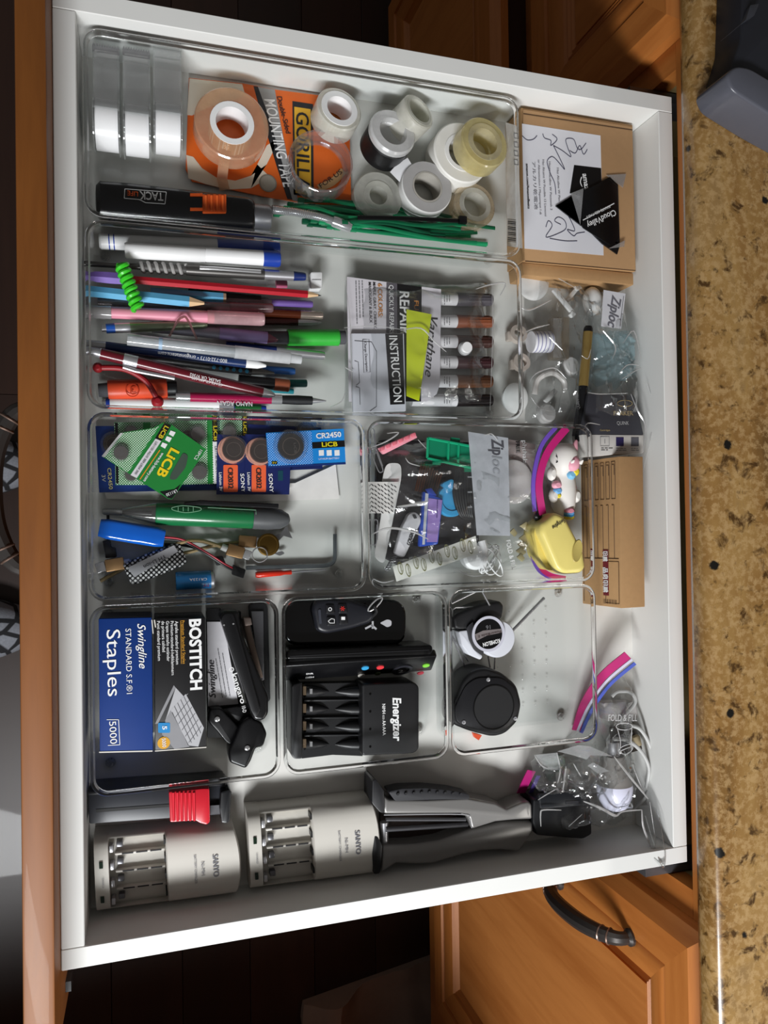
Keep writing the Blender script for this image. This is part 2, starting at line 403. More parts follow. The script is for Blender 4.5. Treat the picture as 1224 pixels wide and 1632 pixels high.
# ------------------------------------------------------------------ the drawer
dr = thing('kitchen_drawer', 'open wide white kitchen drawer with brown wooden front, full of clutter', 'drawer', ((XL + XR) / 2, (YB + YT) / 2, -.006))
B().box(XL - .005, XR + .005, YB - .005, YT + .005, -.008, 0).to('bottom', M('dcdad5', .6, 0, .015, 40, .15), dr)
B().box(XL - .0167, XR + TK, YB - TK, YB, -.022, H).to('side_panel', WHITE_LAM, dr, bevel=.0006, seg=1, smooth=False)
B().box(XL - .0167, XR + TK, YT, YT + TK, -.022, H).to('side_panel', WHITE_LAM, dr, bevel=.0006, seg=1, smooth=False)
B().box(XL - .0167, XL, YB + .0002, YT - .0002, -.022, H).to('inner_front', WHITE_LAM, dr, bevel=.0006, seg=1, smooth=False)
B().box(XR, XR + TK, YB + .0002, YT - .0002, -.022, H).to('back_panel', WHITE_LAM, dr, bevel=.0006, seg=1, smooth=False)
fo = B().box(.0375, .0588, -.757, .093, -.10, .095).to('front_panel', wood('64360e', '824c1a', 1, 6, .55, .03, 'f'), dr, bevel=.002)
hy0, hy1 = WX(30, 680, .0375).y, WX(33, 850, .0375).y
bow_pull(dr, (.0375, -.273, .0), (.0375, -.405, .0), (-.034, 0, 0))
B().box(.0588, .063, -.742, -.734, .0, .03).to('bumper', BLACK, dr)

# ================================================================== clear organiser bins
BX, BY, PY = 0.07918, 0.02605, 0.15281
def rrect(x0, y0, x1, y1, r, n=6):
    out = []
    for cx, cy, a0 in ((x1 - r, y1 - r, 0), (x0 + r, y1 - r, 90), (x0 + r, y0 + r, 180), (x1 - r, y0 + r, 270)):
        for i in range(n + 1):
            a = math.radians(a0 + 90 * i / n); out.append((cx + r * math.cos(a), cy + r * math.sin(a)))
    return out
BINS = {}
def clear_bin(key, label, X0, X1, Y1, Y0, h=.0508):
    X0 += .0008; X1 -= .0008; Y0 += .0008; Y1 -= .0008
    t = thing('clear_bin', label, 'bin', ((X0 + X1) / 2, (Y0 + Y1) / 2, 0), 'clear organiser bins')
    def lp(i, z, r): return [V((x, y, z)) for x, y in rrect(X0 + i, Y0 + i, X1 - i, Y1 - i, r)]
    B().loops([lp(.006, .0008, .010), lp(.0045, .003, .0115), lp(.0022, h - .003, .0125), lp(.0040, h - .003, .0107), lp(.0062, .0042, .010), lp(.0075, .0026, .009)]).to('shell', BINM, t, ang=40)
    B().loops([lp(.0022, h - .003, .0125), lp(.0006, h - .002, .0135), lp(.0006, h, .0135), lp(.0028, h, .0115), lp(.0040, h - .003, .0107)], closed=True).to('rim', glass(False), t, ang=40)
    GLS = glass()
    for cx, cy in ((X0 + .013, Y0 + .013), (X1 - .013, Y0 + .013), (X0 + .013, Y1 - .013), (X1 - .013, Y1 - .013)):
        B().lathe((cx, cy, .0028), (0, 0, 1), [(.0042, 0), (.0040, .0012), (.0028, .0022), (.0012, .0012)], 12).to('corner_foot', GLS, t)
    BINS[key] = t; return t
def glass(rough=True):
    k = ('glass', rough)
    if k not in MC:
        t = NT('clear_acrylic'); n = t.noise(t.coord(), 700, 3)
        MC[k] = t.done(t.bsdf('ffffff', .03, 0, n if rough else None, .6, .002, .5, 0, 1.0, 1.49))
    return MC[k]
clear_bin('tape', 'long clear plastic bin holding tape rolls, lighter and green ties', BX, BX + .38427, BY, BY - PY)
clear_bin('pens', 'long clear plastic bin holding pens and a furniture marker kit', BX, BX + .38427, BY - PY, BY - 2 * PY)
clear_bin('batteries', 'clear plastic bin holding button batteries, cables and green voltage tester', BX, BX + .22917, BY - 2 * PY, BY - 3 * PY)
clear_bin('bag', 'clear plastic bin holding a filled zip bag, unicorn and yellow stapler', BX + .22917, BX + .4572, BY - 2 * PY, BY - 3 * PY)
clear_bin('staples', 'square clear plastic bin holding two boxes of staples', BX, BX + .15188, BY - 3 * PY, BY - 4 * PY)
clear_bin('remotes', 'square clear plastic bin holding remotes and black battery charger', BX + .15188, BX + .30402, BY - 3 * PY, BY - 4 * PY)
clear_bin('measures', 'square clear plastic bin holding two tape measures', BX + .30402, BX + .4572, BY - 3 * PY, BY - 4 * PY)
# moulded dots on the floor of the tape measure bin (they show through the clear base)
b = B(); x0 = BX + .30402
for i in range(8):
    for j in range(8):
        b.lathe((x0 + .030 + i * .0135, BY - 3 * PY - .03 - j * .0135, .0026), (0, 0, 1), [(.0011, 0), (.0008, .0006), (.0003, .0009)], 8)
b.to('moulded_dots', clear('ffffff', .08, .10, .6, 2, .1, 'ffffff', key='md'), BINS['measures'], kind='stuff')
# product sticker on the right wall of the tape bin
XS = BX + .38427 - .0072
st = B().add([WX(806, 195, XS), WX(823, 200, XS), WX(833, 396, XS), WX(808, 392, XS)], [(0, 1, 2, 3)]).to('sticker', clear('ffffff', .4, .02, .1, 3, .75, 'f0f0ee', key='s'), BINS['tape'], smooth=False)
for i in range(13):
    u0 = 809 + .02 * i; v0 = 349 + i * 2.9
    B().add([WX(u0, v0, XS - .0004), WX(u0 + 13, v0 + 1.5, XS - .0004), WX(u0 + 13, v0 + 1.5 + (1.6 if i % 3 else .8), XS - .0004), WX(u0, v0 + (1.6 if i % 3 else .8), XS - .0004)], [(0, 1, 2, 3)]).to('barcode_bar', INK, st, smooth=False)
for i in range(4):
    v0 = 212 + i * 14
    pts = [WX(u, v, XS - .0004) for u, v in ((819, v0), (825, v0 + 1), (826, v0 + 9), (820, v0 + 8))]
    B().tube(pts + [pts[0]], .0003, 4).to('symbol', GREY, st)

# ================================================================== bin 1: tapes
def roll(name, label, cat, u, v, zc, ro, ri, w, mats, ax=(0, 0, 1), core=None, group='tape rolls', ztop=True, extra=None):
    """ring centred so that pixel (u,v) is the middle of its upper face; ro, ri in px, w in metres"""
    s = mpp(u, v, zc); ax = V(ax).normalized(); c = W(u, v, zc); R, r = ro * s, ri * s
    base = c - ax * w
    t = thing(name, label, cat, base, group)
    e = min(.0012, (R - r) * .3); rc = r + (core or 0) * s if core else r
    B().lathe(base, ax, [(rc, 0), (R - e, 0), (R, e), (R, w - e), (R - e, w), (rc, w)], 40, True).to('tape', mats[0], t)
    if core:
        B().lathe(base, ax, [(r, -.0006), (rc, -.0006), (rc, w + .0006), (r, w + .0006)], 32, True).to('core', mats[1], t)
    return t, base, ax, s
TAPEC = clear('f6ecdc', .12, .05, .5, 2.5, .30, 'f0e2c8', key='t1'); TAPEW = clear('f2f2ea', .2, .04, .4, 2.5, .62, 'f4f2ea', key='t2')
PEACH = clear('faead8', .14, .05, .5, 2.5, .42, 'eeccaa', key='t3'); YELT = clear('f4ecc4', .15, .05, .5, 2.5, .5, 'efe4b0', key='t4'); MILK = clear('f4f4f0', .25, .04, .4, 2.5, .45, 'efefe8', key='t5')
COREW = M('eeeeee', .35, 0, .02)
# orange mounting tape card
zc = .0045
cd_ = thing('tape_card', 'orange backing card of mounting tape lying under the clear tape rolls', 'packaging', W(430, 220, 0))
ORG = M('d9631f', .5, 0, .05)
card = [(301, 124), (388, 133), (440, 143), (556, 158), (560, 330), (470, 321), (420, 313), (306, 289), (296, 270)]
B().slab(card, .0032, zc).to('card', ORG, cd_)
tw = M('ddd3c2', .8, 0, .06, 60)
decal(cd_, [(302, 125), (386, 134), (391, 152), (372, 160), (330, 172), (306, 184), (298, 183)], zc, tw, 'torn_patch')
decal(cd_, [(297, 247), (308, 250), (322, 268), (345, 283), (375, 288), (400, 280), (425, 262), (436, 240), (440, 222), (425, 232), (410, 262), (430, 282), (400, 300), (365, 302), (330, 294), (300, 284)], zc, tw, 'torn_patch')
decal(cd_, [(404, 137), (411, 138), (430, 190), (450, 260), (466, 318), (458, 317), (440, 262), (420, 195)], zc, INK, 'stripe')
decal(cd_, [(411, 138), (438, 143), (446, 190), (458, 250), (476, 322), (466, 319), (450, 260), (430, 190)], zc, M('9a9a9a', .45), 'stripe')
decal(cd_, [(466, 161), (499, 166), (500, 316), (468, 310)], zc, INK, 'name_plate'); decal(cd_, [(469, 170), (495, 174), (496, 312), (471, 307)], zc + .0002, M('dca92e', .5), 'name_plate')
text(cd_, 'GORILLA', (472, 178), (474, 303), 20, zc + .0005, INK, .012)
text(cd_, 'MOUNTING TAPE', (421, 158), (452, 300), 17, zc + .0004, WHITE, .012, .15)
text(cd_, 'Double-Sided', (441, 154), (456, 214), 8, zc + .0003, INK, .01, .15)
stroke(cd_, [(517, 180), (535, 190), (548, 206)], 12, zc + .0002, M('cf7f3a', .5)); text(cd_, 'EASED', (519, 186), (546, 206), 8, zc + .0006, INK)
stroke(cd_, [(508, 300), (530, 290), (548, 272)], 11, zc + .0002, M('c9a070', .5)); text(cd_, 'FOR US', (512, 300), (546, 276), 7, zc + .0006, INK)
o = W(427, 292, zc + .0003); r = 14 * mpp(427, 292, zc)
B().lathe(o, (0, 0, 1), [(r, 0), (r, .0002)], 24).to('round_badge', M('8a8478', .5), cd_)
B().lathe(o, (0, 0, 1), [(r * .86, 0.0002), (r * .86, .0004)], 24).to('round_badge', M('a29c90', .5), cd_)
# tape rolls lying about
t, bs, ax, s = roll('tape_roll', 'large peach clear tape roll with white core on the orange card', 'tape', 370, 196, .030, 59, 26, .019, (PEACH, COREW), (.02, .03, 1), 9)
B().lathe(bs + ax * .002, ax, [(30 * s, 0), (30 * s, .012)], 24, cap=False).to('core_wall', COREW, t)
b = B().tube([W(360, 240, .0185), W(356, 265, .016), W(354, 285, .011), W(358, 303, .007)], .0045, 8, .06).to('loose_end', PEACH, t)
t, bs, ax, s = roll('tape_roll', 'wide thin-walled empty clear plastic ring over the yellow lettering', 'tape', 512, 256, .026, 50, 46.5, .020, (clear('f4f4f6', .06, .08, .7, 2, .10, key='ring'), COREW), (-.05, .06, 1))
B().lathe(bs + ax * .004, ax, [(46.5 * s, 0), (39 * s, .001), (39 * s, .0018), (46.5 * s, .0012)], 40, True).to('inner_flange', clear('f4f4f6', .06, .08, .7, 2, .06, key='ring2'), t)
roll('tape_roll', 'white tape roll with spoked white core standing on the card edge', 'tape', 541, 173, .032, 36, 20, .021, (TAPEW, COREW), (.10, .16, 1), 9)
roll('tape_roll', 'tilted translucent tape roll with yellowed rim near the bin wall', 'tape', 668, 177, .038, 28, 19, .026, (TAPEW, MILK), (.42, .28, 1), 4)
t, bs, ax, s = roll('tape_roll', 'black electrical tape roll with white plastic core', 'tape', 622, 217, .030, 36, 22, .022, (BLACK, COREW), (.10, .16, 1), 10)
B().lathe(bs + ax * .0215, ax, [(22 * s, 0), (34 * s, 0), (36.5 * s, .002), (36.5 * s, .006), (34 * s, .008), (22 * s, .008)], 40, True).to('white_cap', clear('f2f2f0', .2, .05, .5, 2, .8, 'ececec', key='cap'), t)
t, bs, ax, s = roll('tape_roll', 'white masking tape roll with grey side and cardboard core', 'tape', 681, 298, .024, 40, 21, .019, (M('dadad8', .6, 0, .03), M('a8a49c', .7)), (.02, .06, 1), 2.5)
B().lathe(bs + ax * .0191, ax, [(24 * s, 0), (38.5 * s, 0), (38.5 * s, .0003), (24 * s, .0003)], 40, True).to('side_face', M('a9a7a6', .7), t)
B().tube([W(656, 262, .022), W(648, 267, .021), W(638, 274, .019), W(630, 283, .016)], .007, 8, .04).to('loose_end', PAPER, t)
roll('tape_core', 'frosted empty tape core lying beside the black tape roll', 'tape', 603, 312, .016, 38, 14, .012, (MILK, MILK), (0, .03, 1), 9)
roll('tape_roll', 'thick white tape roll underneath the yellowed clear roll', 'tape', 737, 243, .026, 45, 22, .023, (M('e8e6e0', .5, 0, .03), COREW), (.05, .04, 1), 6)
roll('tape_roll', 'yellowed clear tape roll resting on top of the white roll', 'tape', 773, 226, .046, 38, 20, .019, (YELT, clear('f4efd8', .2, .05, .5, 2.5, .5, 'efe8c8', key='yc')), (.10, .10, 1), 8)
roll('tape_core', 'small clear tape roll in the corner below the yellowed roll', 'tape', 757, 326, .018, 33, 18, .014, (TAPEC, MILK), (.05, .06, 1), 7)
# three clear dispensers with tape, standing on edge
def dispenser(u0, u1, vt, v0, v1, label, big=False):
    z = .036; um = (u0 + u1) / 2; c = W(um, (v0 + v1) / 2, z); s = mpp(um, 200, z)
    w = (u1 - u0) * s * .92; R = min((v1 - v0) / 2 * s, .0215); cz = R + .0035; cc = V((c.x, c.y, cz)); ax = V((1, 0, 0)); L0 = cc - ax * w / 2
    t = thing('tape_dispenser', label, 'tape dispenser', (cc.x, cc.y, .003), 'clear tape dispensers')
    B().lathe(L0 + ax * .0015, ax, [(R * .5, 0), (R * .92, 0), (R * .92, w - .003), (R * .5, w - .003)], 36, True).to('tape', M('e9e9ea', .3, 0, .02), t)
    B().lathe(L0 + ax * .001, ax, [(R * .42, 0), (R * .5, 0), (R * .5, w - .002), (R * .42, w - .002)], 28, True).to('core', COREW, t)
    CL2 = clear('f4f6f6', .06, .06, .6, 2.4, .16, 'ffffff', key='disp')
    for q in (0, w - .001): B().lathe(L0 + ax * q, ax, [(R * .3, 0), (R * 1.06, 0), (R * 1.06, .001), (R * .3, .001)], 36, True).to('side_wall', CL2, t)
    yt = W(um, vt, .03).y
    b = B(); pr = [(cc.y + R * .2, cz + R * 1.02), (cc.y + R * .9, cz + R * .75), (yt - .006, .036), (yt, .038), (yt, .030), (yt - .004, .022), (cc.y + R * 1.0, .006), (cc.y + R * .9, .006), (yt - .008, .024), (yt - .006, .031), (cc.y + R * .85, cz + R * .65), (cc.y + R * .15, cz + R * .95)]
    b.loops([[V((L0.x, y, z)) for y, z in pr], [V((L0.x + w, y, z)) for y, z in pr]]).to('nose', CL2, t)
    n = 11; b = B(); vs = []; fs = []
    for i in range(n):
        xa = L0.x + w * i / n; xb = L0.x + w * (i + 1) / n
        b.add([(xa, yt - .001, .0385), (xb, yt - .001, .0385), ((xa + xb) / 2, yt + .0016, .0395), (xa, yt - .001, .0375), (xb, yt - .001, .0375), ((xa + xb) / 2, yt + .0016, .0385)], [(0, 1, 2), (3, 5, 4), (0, 3, 4, 1), (1, 4, 5, 2), (2, 5, 3, 0)])
    b.add([(L0.x, yt - .006, .0385), (L0.x + w, yt - .006, .0385), (L0.x + w, yt - .001, .0386), (L0.x, yt - .001, .0386)], [(0, 1, 2, 3)])
    b.to('cutter', metal('9a9a9c', .3), t)
    B().add([(L0.x + .0015, cc.y + R * .25, cz + R * .95), (L0.x + w - .0015, cc.y + R * .25, cz + R * .95), (L0.x + w - .0015, yt - .004, .0388), (L0.x + .0015, yt - .004, .0388)], [(0, 1, 2, 3)]).to('tape_strip', clear('f4f4f4', .1, .08, .5, 2, .15, key='strip'), t)
dispenser(147, 193, 84, 140, 240, 'clear tape dispenser nearest the bin corner, first of three')
dispenser(195, 242, 90, 148, 250, 'clear tape dispenser in the middle of the row of three')
dispenser(243, 292, 68, 136, 258, 'clear tape dispenser with exposed saw cutter beside the orange card')
# torch lighter
t = thing('torch_lighter', 'black flexible-neck torch lighter with orange slide switch', 'lighter', W(280, 330, .003))
a, e = W(152, 318, .020), W(405, 342, .020); d = (e - a).normalized(); n = V((-d.y, d.x, 0)); Lb = (e - a).length
def prof_body(f, hw, hh, z): 
    p = a + d * f * Lb; return [V((p.x, p.y, z)) + n * hw * math.copysign(abs(math.cos(q)) ** .55, math.cos(q)) + V((0, 0, hh * math.copysign(abs(math.sin(q)) ** .55, math.sin(q)))) for q in [2 * math.pi * i / 24 for i in range(24)]]
B().loops([prof_body(f, hw, hh, .0165) for f, hw, hh in ((0, .006, .005), (.006, .012, .009), (.03, .0152, .0115), (.2, .0158, .012), (.6, .0150, .012), (.95, .0138, .012), (.985, .013, .011), (1, .011, .009))]).to('body', M('0c0c0e', .22, 0, .05, 80, .5, .3), t)
zt = .0287
sw = B().slab(rect(323, 309, 361, 338), .025, .0315).to('slide_switch', M('d4561e', .4), t, bevel=.0008)
for i in range(4): B().tube([W(328 + 9 * i, 312, .0318), W(328 + 9 * i, 336, .0318)], .0013, 6).to('ridge', M('e0632a', .4), sw)
decal(t, rect(303, 308, 323, 313), zt, M('d4561e', .4), 'slot_edge'); decal(t, rect(303, 331, 323, 336), zt, M('d4561e', .4), 'slot_edge')
GW = M('c4c4c4', .4)
for q in ([(199, 301), (265, 306)], [(265, 306), (263, 325)], [(263, 325), (232, 323)], [(232, 323), (222, 318)], [(222, 318), (198, 316)], [(198, 316), (199, 301)]): stroke(t, q, 1.2, zt, GW, 'logo_frame', 1)
text(t, 'TACK', (260, 308), (222, 305), 13, zt, GW, .02); text(t, 'LIFE', (220, 306), (203, 304), 8, zt, M('d4561e', .4), .01)
p = a + d * Lb; p.z = .0165
B().lathe(p, d, [(.0085, -.002), (.0105, 0), (.0105, .013), (.0095, .015)], 24).to('collar', metal('8c8c90', .3), t)
path = catmull([W(433, 334, .0175), W(470, 338, .018), W(510, 346, .0185), W(535, 354, .018)], 28)
b = B(); b.tube(path, [.0034 + .0007 * (i % 2) for i in range(len(path))], 12); b.to('gooseneck', CHROME, t)
q0, q1 = W(530, 352, .018), W(566, 366, .018); B().lathe(q0, q1 - q0, [(.0046, 0), (.0050, .002), (.0050, .014), (.0040, .018)], 18).to('nozzle', CHROME, t)
# green ties
GT = [M(c, .35, 0, .1) for c in ('0f6b45', '168456', '0a5236', '1f9a63')]
r = random.Random(3)
for i in range(24):
    v0 = r.uniform(338, 392) if i > 7 else r.uniform(312, 340); u0 = r.uniform(432, 520) if i < 8 else r.uniform(480, 570); u1 = u0 + r.uniform(170, 250); u1 = min(u1, 803)
    v1 = min(395, max(343, v0 + (u1 - u0) * .11 + r.uniform(-22, 14))); v0 = min(v0, 352 + (u0 - 430) * .085 + 8); zb = .006 + .0015 * (i % 9)
    pts = [W(u0 + (u1 - u0) * f, min(v0 + (v1 - v0) * f + r.uniform(-5, 5), 350 + (u0 + (u1 - u0) * f - 430) * .118), zb + .003 * math.sin(f * 3 + i)) for f in (0, .25, .5, .75, 1)]
    nm = ('dark', 'bright', 'deep', 'light')[i % 4]
    t = thing('plastic_tie', 'green plastic tie strip in the loose bundle beside the lighter neck', 'tie', pts[0], 'green plastic ties')
    B().tube(catmull(pts, 6), .0019, 6, .32).to('strap', GT[i % 4], t); hp = pts[0]; B().box(hp.x - .003, hp.x + .003, hp.y - .0022, hp.y + .0022, hp.z - .0018, hp.z + .0022).to('head', GT[i % 4], t, bevel=.0006)
t = thing('cable_tie', 'single black cable tie among the green ties', 'tie', W(640, 350, .018))
B().tube(catmull([W(570, 347, .021), W(640, 348, .022), W(735, 352, .022)], 6), .0021, 6, .35).to('strap', BLACK, t); c = W(737, 351, .022); B().box(c.x - .004, c.x + .004, c.y - .0036, c.y + .0036, c.z - .002, c.z + .0026).to('head', BLACK, t, bevel=.0008)

# ================================================================== bin 2: pens
def pen(name, label, cat, p0, p1, z0, z1, parts, group='pens and pencils', n=16):
    """parts: (name, material, [(t, r_mm), ...]) with t = 0..1 from p0 to p1"""
    a, e = W(*p0, z0), W(*p1, z1); L = (e - a).length; ax = (e - a) / L
    t = thing(name, label, cat, V((a.x, a.y, min(a.z, e.z) - .004)), group)
    for nm, mt, pr in parts: B().lathe(a, ax, [(r / 1000, q * L) for q, r in pr], n).to(nm, mt, t)
    return t, a, ax, L
def ptext(t, s, a, b, hpx, z, mat, zb=None, bold=.0): text(t, s, a, b, hpx, z, mat, bold, zb=zb)
def clip(t, a, ax, L, t0, t1, r, mat, side=V((0, 0, 1)), w=.0016):
    s = side.normalized(); p = [a + ax * L * t0 + s * r * .7, a + ax * L * t0 + s * (r + .0022), a + ax * L * (t0 + .06 * (1 if t1 > t0 else -1)) + s * (r + .003), a + ax * L * t1 + s * (r + .0014)]
    B().tube(p, w, 6, .45).to('clip', mat, t)
def sheer(c, milk=.35): return clear(c, .12, .05, .5, 2.5, milk, c, key='sh')
NAVY = M('1c2c66', .3); BLUE = M('1f3f9e', .3); RED = M('b01224', .3, 0, .06, 90, .5, .3); MAROON = M('5e0f1c', .28, 0, .06, 90, .5, .3); PURP = M('7a5fb0', .5); LBLUE = M('5aa7cf', .4); MAG = M('a8154a', .3, 0, .06, 90, .5, .3)
SILV = metal('bcbcc0', .28); GUN = metal('5c5a58', .3); TANW = M('d8b48a', .6)
z1 = .010; z2 = .020; z3 = .030; z4 = .038
# lower layer
pen('marker_pen', 'white dry-erase marker with blue cap, rear of the pair by the bin wall', 'marker', (158, 385), (445, 397), .014, .014, [('body', WHITE, [(0, 5.2), (.01, 6.4), (.64, 6.4)]), ('band', BLUE, [(.05, 6.5), (.056, 6.5)]), ('band', BLUE, [(.075, 6.5), (.081, 6.5)]), ('cap', BLUE, [(.64, 6.6), (.985, 7.0), (1, 6.2)])])
pen('marker_pen', 'white dry-erase marker with blue end cap, lying in front of its twin', 'marker', (199, 399), (446, 413), .026, .026, [('body', WHITE, [(0, 5.8), (.01, 6.5), (.5, 6.5), (.505, 6.2), (.51, 6.6), (.885, 6.6)]), ('cap', BLUE, [(.885, 6.9), (.985, 7.1), (1, 6.4)])])
t, a, ax, L = pen('ballpoint_pen', 'silver metal pen with grey spiral rubber grip', 'pen', (134, 420), (487, 441), .022, .022, [('shaft', GUN, [(0, 2.2), (.24, 2.4)]), ('barrel', GUN, [(.44, 4.6), (.5, 4.9), (.8, 4.8)]), ('front', SILV, [(.80, 4.4), (.94, 4.2)]), ('tip', NAVY, [(.94, 4.2), (.99, 3.6), (1, 3.0)])])
GRIP = M('9c9a98', .6)
B().tube([a + ax * L * (.24 + .2 * i / 72) + (ax.orthogonal().normalized() * math.cos(i / 72 * 12 * math.pi) + ax.cross(ax.orthogonal().normalized()) * math.sin(i / 72 * 12 * math.pi)) * .0038 for i in range(73)], .0016, 7).to('spiral_grip', GRIP, t)
B().lathe(a + ax * L * .24, ax, [(.0034, 0), (.0034, L * .2)], 14).to('grip_core', M('4a4846', .5), t)
clip(t, a, ax, L, .5, .78, .0049, CHROME)
pen('ballpoint_pen', 'black pen lying behind the blue pencil stub', 'pen', (300, 466), (428, 478), z1, z1, [('barrel', BLACK, [(0, 3.4), (.9, 3.5)]), ('tip', GUN, [(.9, 3.0), (1, 1.6)])])
pen('gel_pen', 'clear pen with purple cap in the middle of the pile', 'pen', (330, 478), (498, 485), z1, z1, [('barrel', sheer('d8d4dc'), [(0, 3.4), (.6, 3.4)]), ('cap', M('6a5298', .4), [(.6, 3.3), (.98, 3.3), (1, 2.6)])])
pen('gel_pen', 'grey translucent pen above the pink highlighter', 'pen', (156, 482), (435, 491), .018, .018, [('barrel', sheer('a8a0a2', .5), [(0, 3.6), (.74, 3.8)]), ('refill', M('6a5054', .5), [(.1, 1.6), (.9, 1.6)]), ('cap', sheer('b08a90', .4), [(.74, 4.4), (.99, 4.2), (1, 3.2)])])
pen('ballpoint_pen', 'copper brown pen with shiny metal end', 'pen', (330, 493), (514, 503), z1, z1, [('barrel', M('5a2a18', .2, .4), [(0, 3.8), (.8, 4.0)]), ('end', metal('a89a90', .18), [(.8, 4.0), (.98, 3.9), (1, 3.2)])])
pen('ballpoint_pen', 'dark red-brown pen beneath the copper pen', 'pen', (335, 510), (512, 514), z1 - .002, z1 - .002, [('barrel', M('30100e', .25), [(0, 3.6), (.78, 3.6)]), ('end', SILV, [(.78, 3.0), (.92, 2.6), (1, 1.0)])])
pen('highlighter', 'slim translucent pink highlighter with frosted ends', 'highlighter', (142, 497), (421, 509), .024, .024, [('end', sheer('d8d4d4', .5), [(0, 4.0), (.03, 5.4), (.12, 5.6)]), ('barrel', M('dd8fa2', .4, 0, .05), [(.12, 5.0), (.7, 5.2)]), ('cap', sheer('f0c8cc', .6), [(.66, 5.9), (.985, 5.8), (1, 5.0)])])
pen('gel_pen', 'frosted pen with lilac cap and rosy clear tip', 'pen', (242, 521), (452, 541), .016, .016, [('barrel', M('8c8894', .4), [(0, 4.8), (.5, 5.0)]), ('cap', M('9a86b8', .4), [(.5, 5.4), (.87, 5.3)]), ('tip', sheer('b8687c', .5), [(.87, 4.6), (.95, 3.2), (1, 1.2)])])
t, a, ax, L = pen('ballpoint_pen', 'silver click pen with blue ring and greenish barrel', 'pen', (162, 524), (330, 517), .026, .020, [('button', SILV, [(0, 2.6), (.04, 2.8)]), ('ring', M('1f55b0', .3), [(.04, 4.0), (.12, 4.2)]), ('collar', SILV, [(.12, 4.2), (.26, 4.2)]), ('barrel', metal('8e9a80', .3), [(.26, 4.3), (.95, 3.8), (1, 2.4)])])
pen('highlighter', 'fat green highlighter with grey textured end', 'highlighter', (405, 538), (550, 538), .014, .014, [('body', M('3a3a3e', .6), [(0, 5.6), (.36, 5.8)]), ('cap', M('2fa836', .4), [(.36, 7.3), (.92, 7.6), (.93, 6.6)]), ('end', M('4a4a4e', .8), [(.93, 6.4), (1, 6.2)])])
pen('ballpoint_pen', 'silver capped pen right of the frosted pen', 'pen', (360, 551), (517, 567), z1 - .001, z1 - .001, [('barrel', NAVY, [(0, 4.2), (.5, 4.2)]), ('end', SILV, [(.5, 4.3), (.97, 4.0), (1, 3.2)])])
t, a, ax, L = pen('ballpoint_pen', 'black pen with blue hexagon-dotted rubber grip', 'pen', (200, 566), (437, 595), .014, .014, [('barrel', BLACK, [(0, 4.2), (.55, 4.4)]), ('grip', M('151518', .6), [(.55, 4.6), (.84, 4.5)]), ('tip', GUN, [(.84, 4.0), (.94, 2.4), (1, 1.0)])])
for i in range(6):
    for j in (-1, 1):
        c = a + ax * L * (.58 + .045 * i) + V((-ax.y, ax.x, 0)) * .0019 * j + V((0, 0, .0039)); B().lathe(c, V((-ax.y * .35 * j, ax.x * .35 * j, 1)), [(.0019, 0), (.0017, .0007)], 6).to('hexagon', M('2e86ac', .4), t)
pen('ballpoint_pen', 'navy pen beneath with bright blue section near the booklet', 'pen', (330, 584), (470, 592), z1 - .003, z1 - .003, [('barrel', M('2a5fa8', .35), [(0, 3.4), (.96, 3.5), (1, 2.8)])])
pen('marker_pen', 'brown-orange marker end poking out below the black pen', 'marker', (380, 606), (461, 615), .013, .013, [('barrel', BLACK, [(0, 5.2), (.7, 5.4)]), ('cap', M('a85a3c', .5), [(.7, 5.8), (.98, 5.7), (1, 5)])])
pen('marker_pen', 'dark teal capped pen beside the orange marker end', 'marker', (420, 611), (489, 611), z1 - .002, z1 - .002, [('body', BLACK, [(0, 3.0), (.55, 3.0)]), ('cap', M('0f5a58', .4), [(.55, 3.6), (.97, 3.6), (1, 3)])])
pen('ballpoint_pen', 'small teal pen end under the dark teal cap', 'pen', (425, 621), (468, 624), z1 - .005, z1 - .005, [('cap', M('1a7a86', .4), [(0, 2.4), (.97, 2.4), (1, 2)])])
t, a, ax, L = pen('highlighter', 'fat orange highlighter with embossed round logo', 'highlighter', (157, 622), (282, 619), .014, .014, [('end', M('55555a', .8), [(0, 5.6), (.12, 6.4)]), ('cap', M('e2502e', .4), [(.12, 8.2), (.16, 8.6), (.85, 8.4), (.87, 7.8)]), ('body', BLACK, [(.87, 6.4), (1, 6.4)])])
c = W(211, 622, .0228); r_ = 11 * mpp(211, 622, .02); B().lathe(c, (0, 0, 1), [(r_ * .86, 0), (r_, 0), (r_, .0003), (r_ * .86, .0003)], 28, True).to('logo', M('c43c20', .4), t)
stroke(t, [(216, 617), (211, 617), (208, 620), (212, 622), (208, 624), (211, 628), (216, 627)], 1.6, .0229, M('c43c20', .4), 'logo')
pen('marker_pen', 'white marker with blue ends along the lower bin wall', 'marker', (169, 643), (372, 645), .013, .013, [('end', BLUE, [(0, 4.4), (.03, 5.0)]), ('body', WHITE, [(.03, 5.4), (.88, 5.4)]), ('end', M('6a6a6e', .5), [(.88, 5.2), (1, 5.2)])])
pen('marker_pen', 'pen with green cap lying against the lower bin wall', 'marker', (340, 650), (424, 652), .007, .007, [('body', BLUE, [(0, 3.4), (.4, 3.4)]), ('cap', M('1f6a34', .4), [(.4, 4), (.9, 4)]), ('end', BLUE, [(.9, 3.6), (1, 3)])])
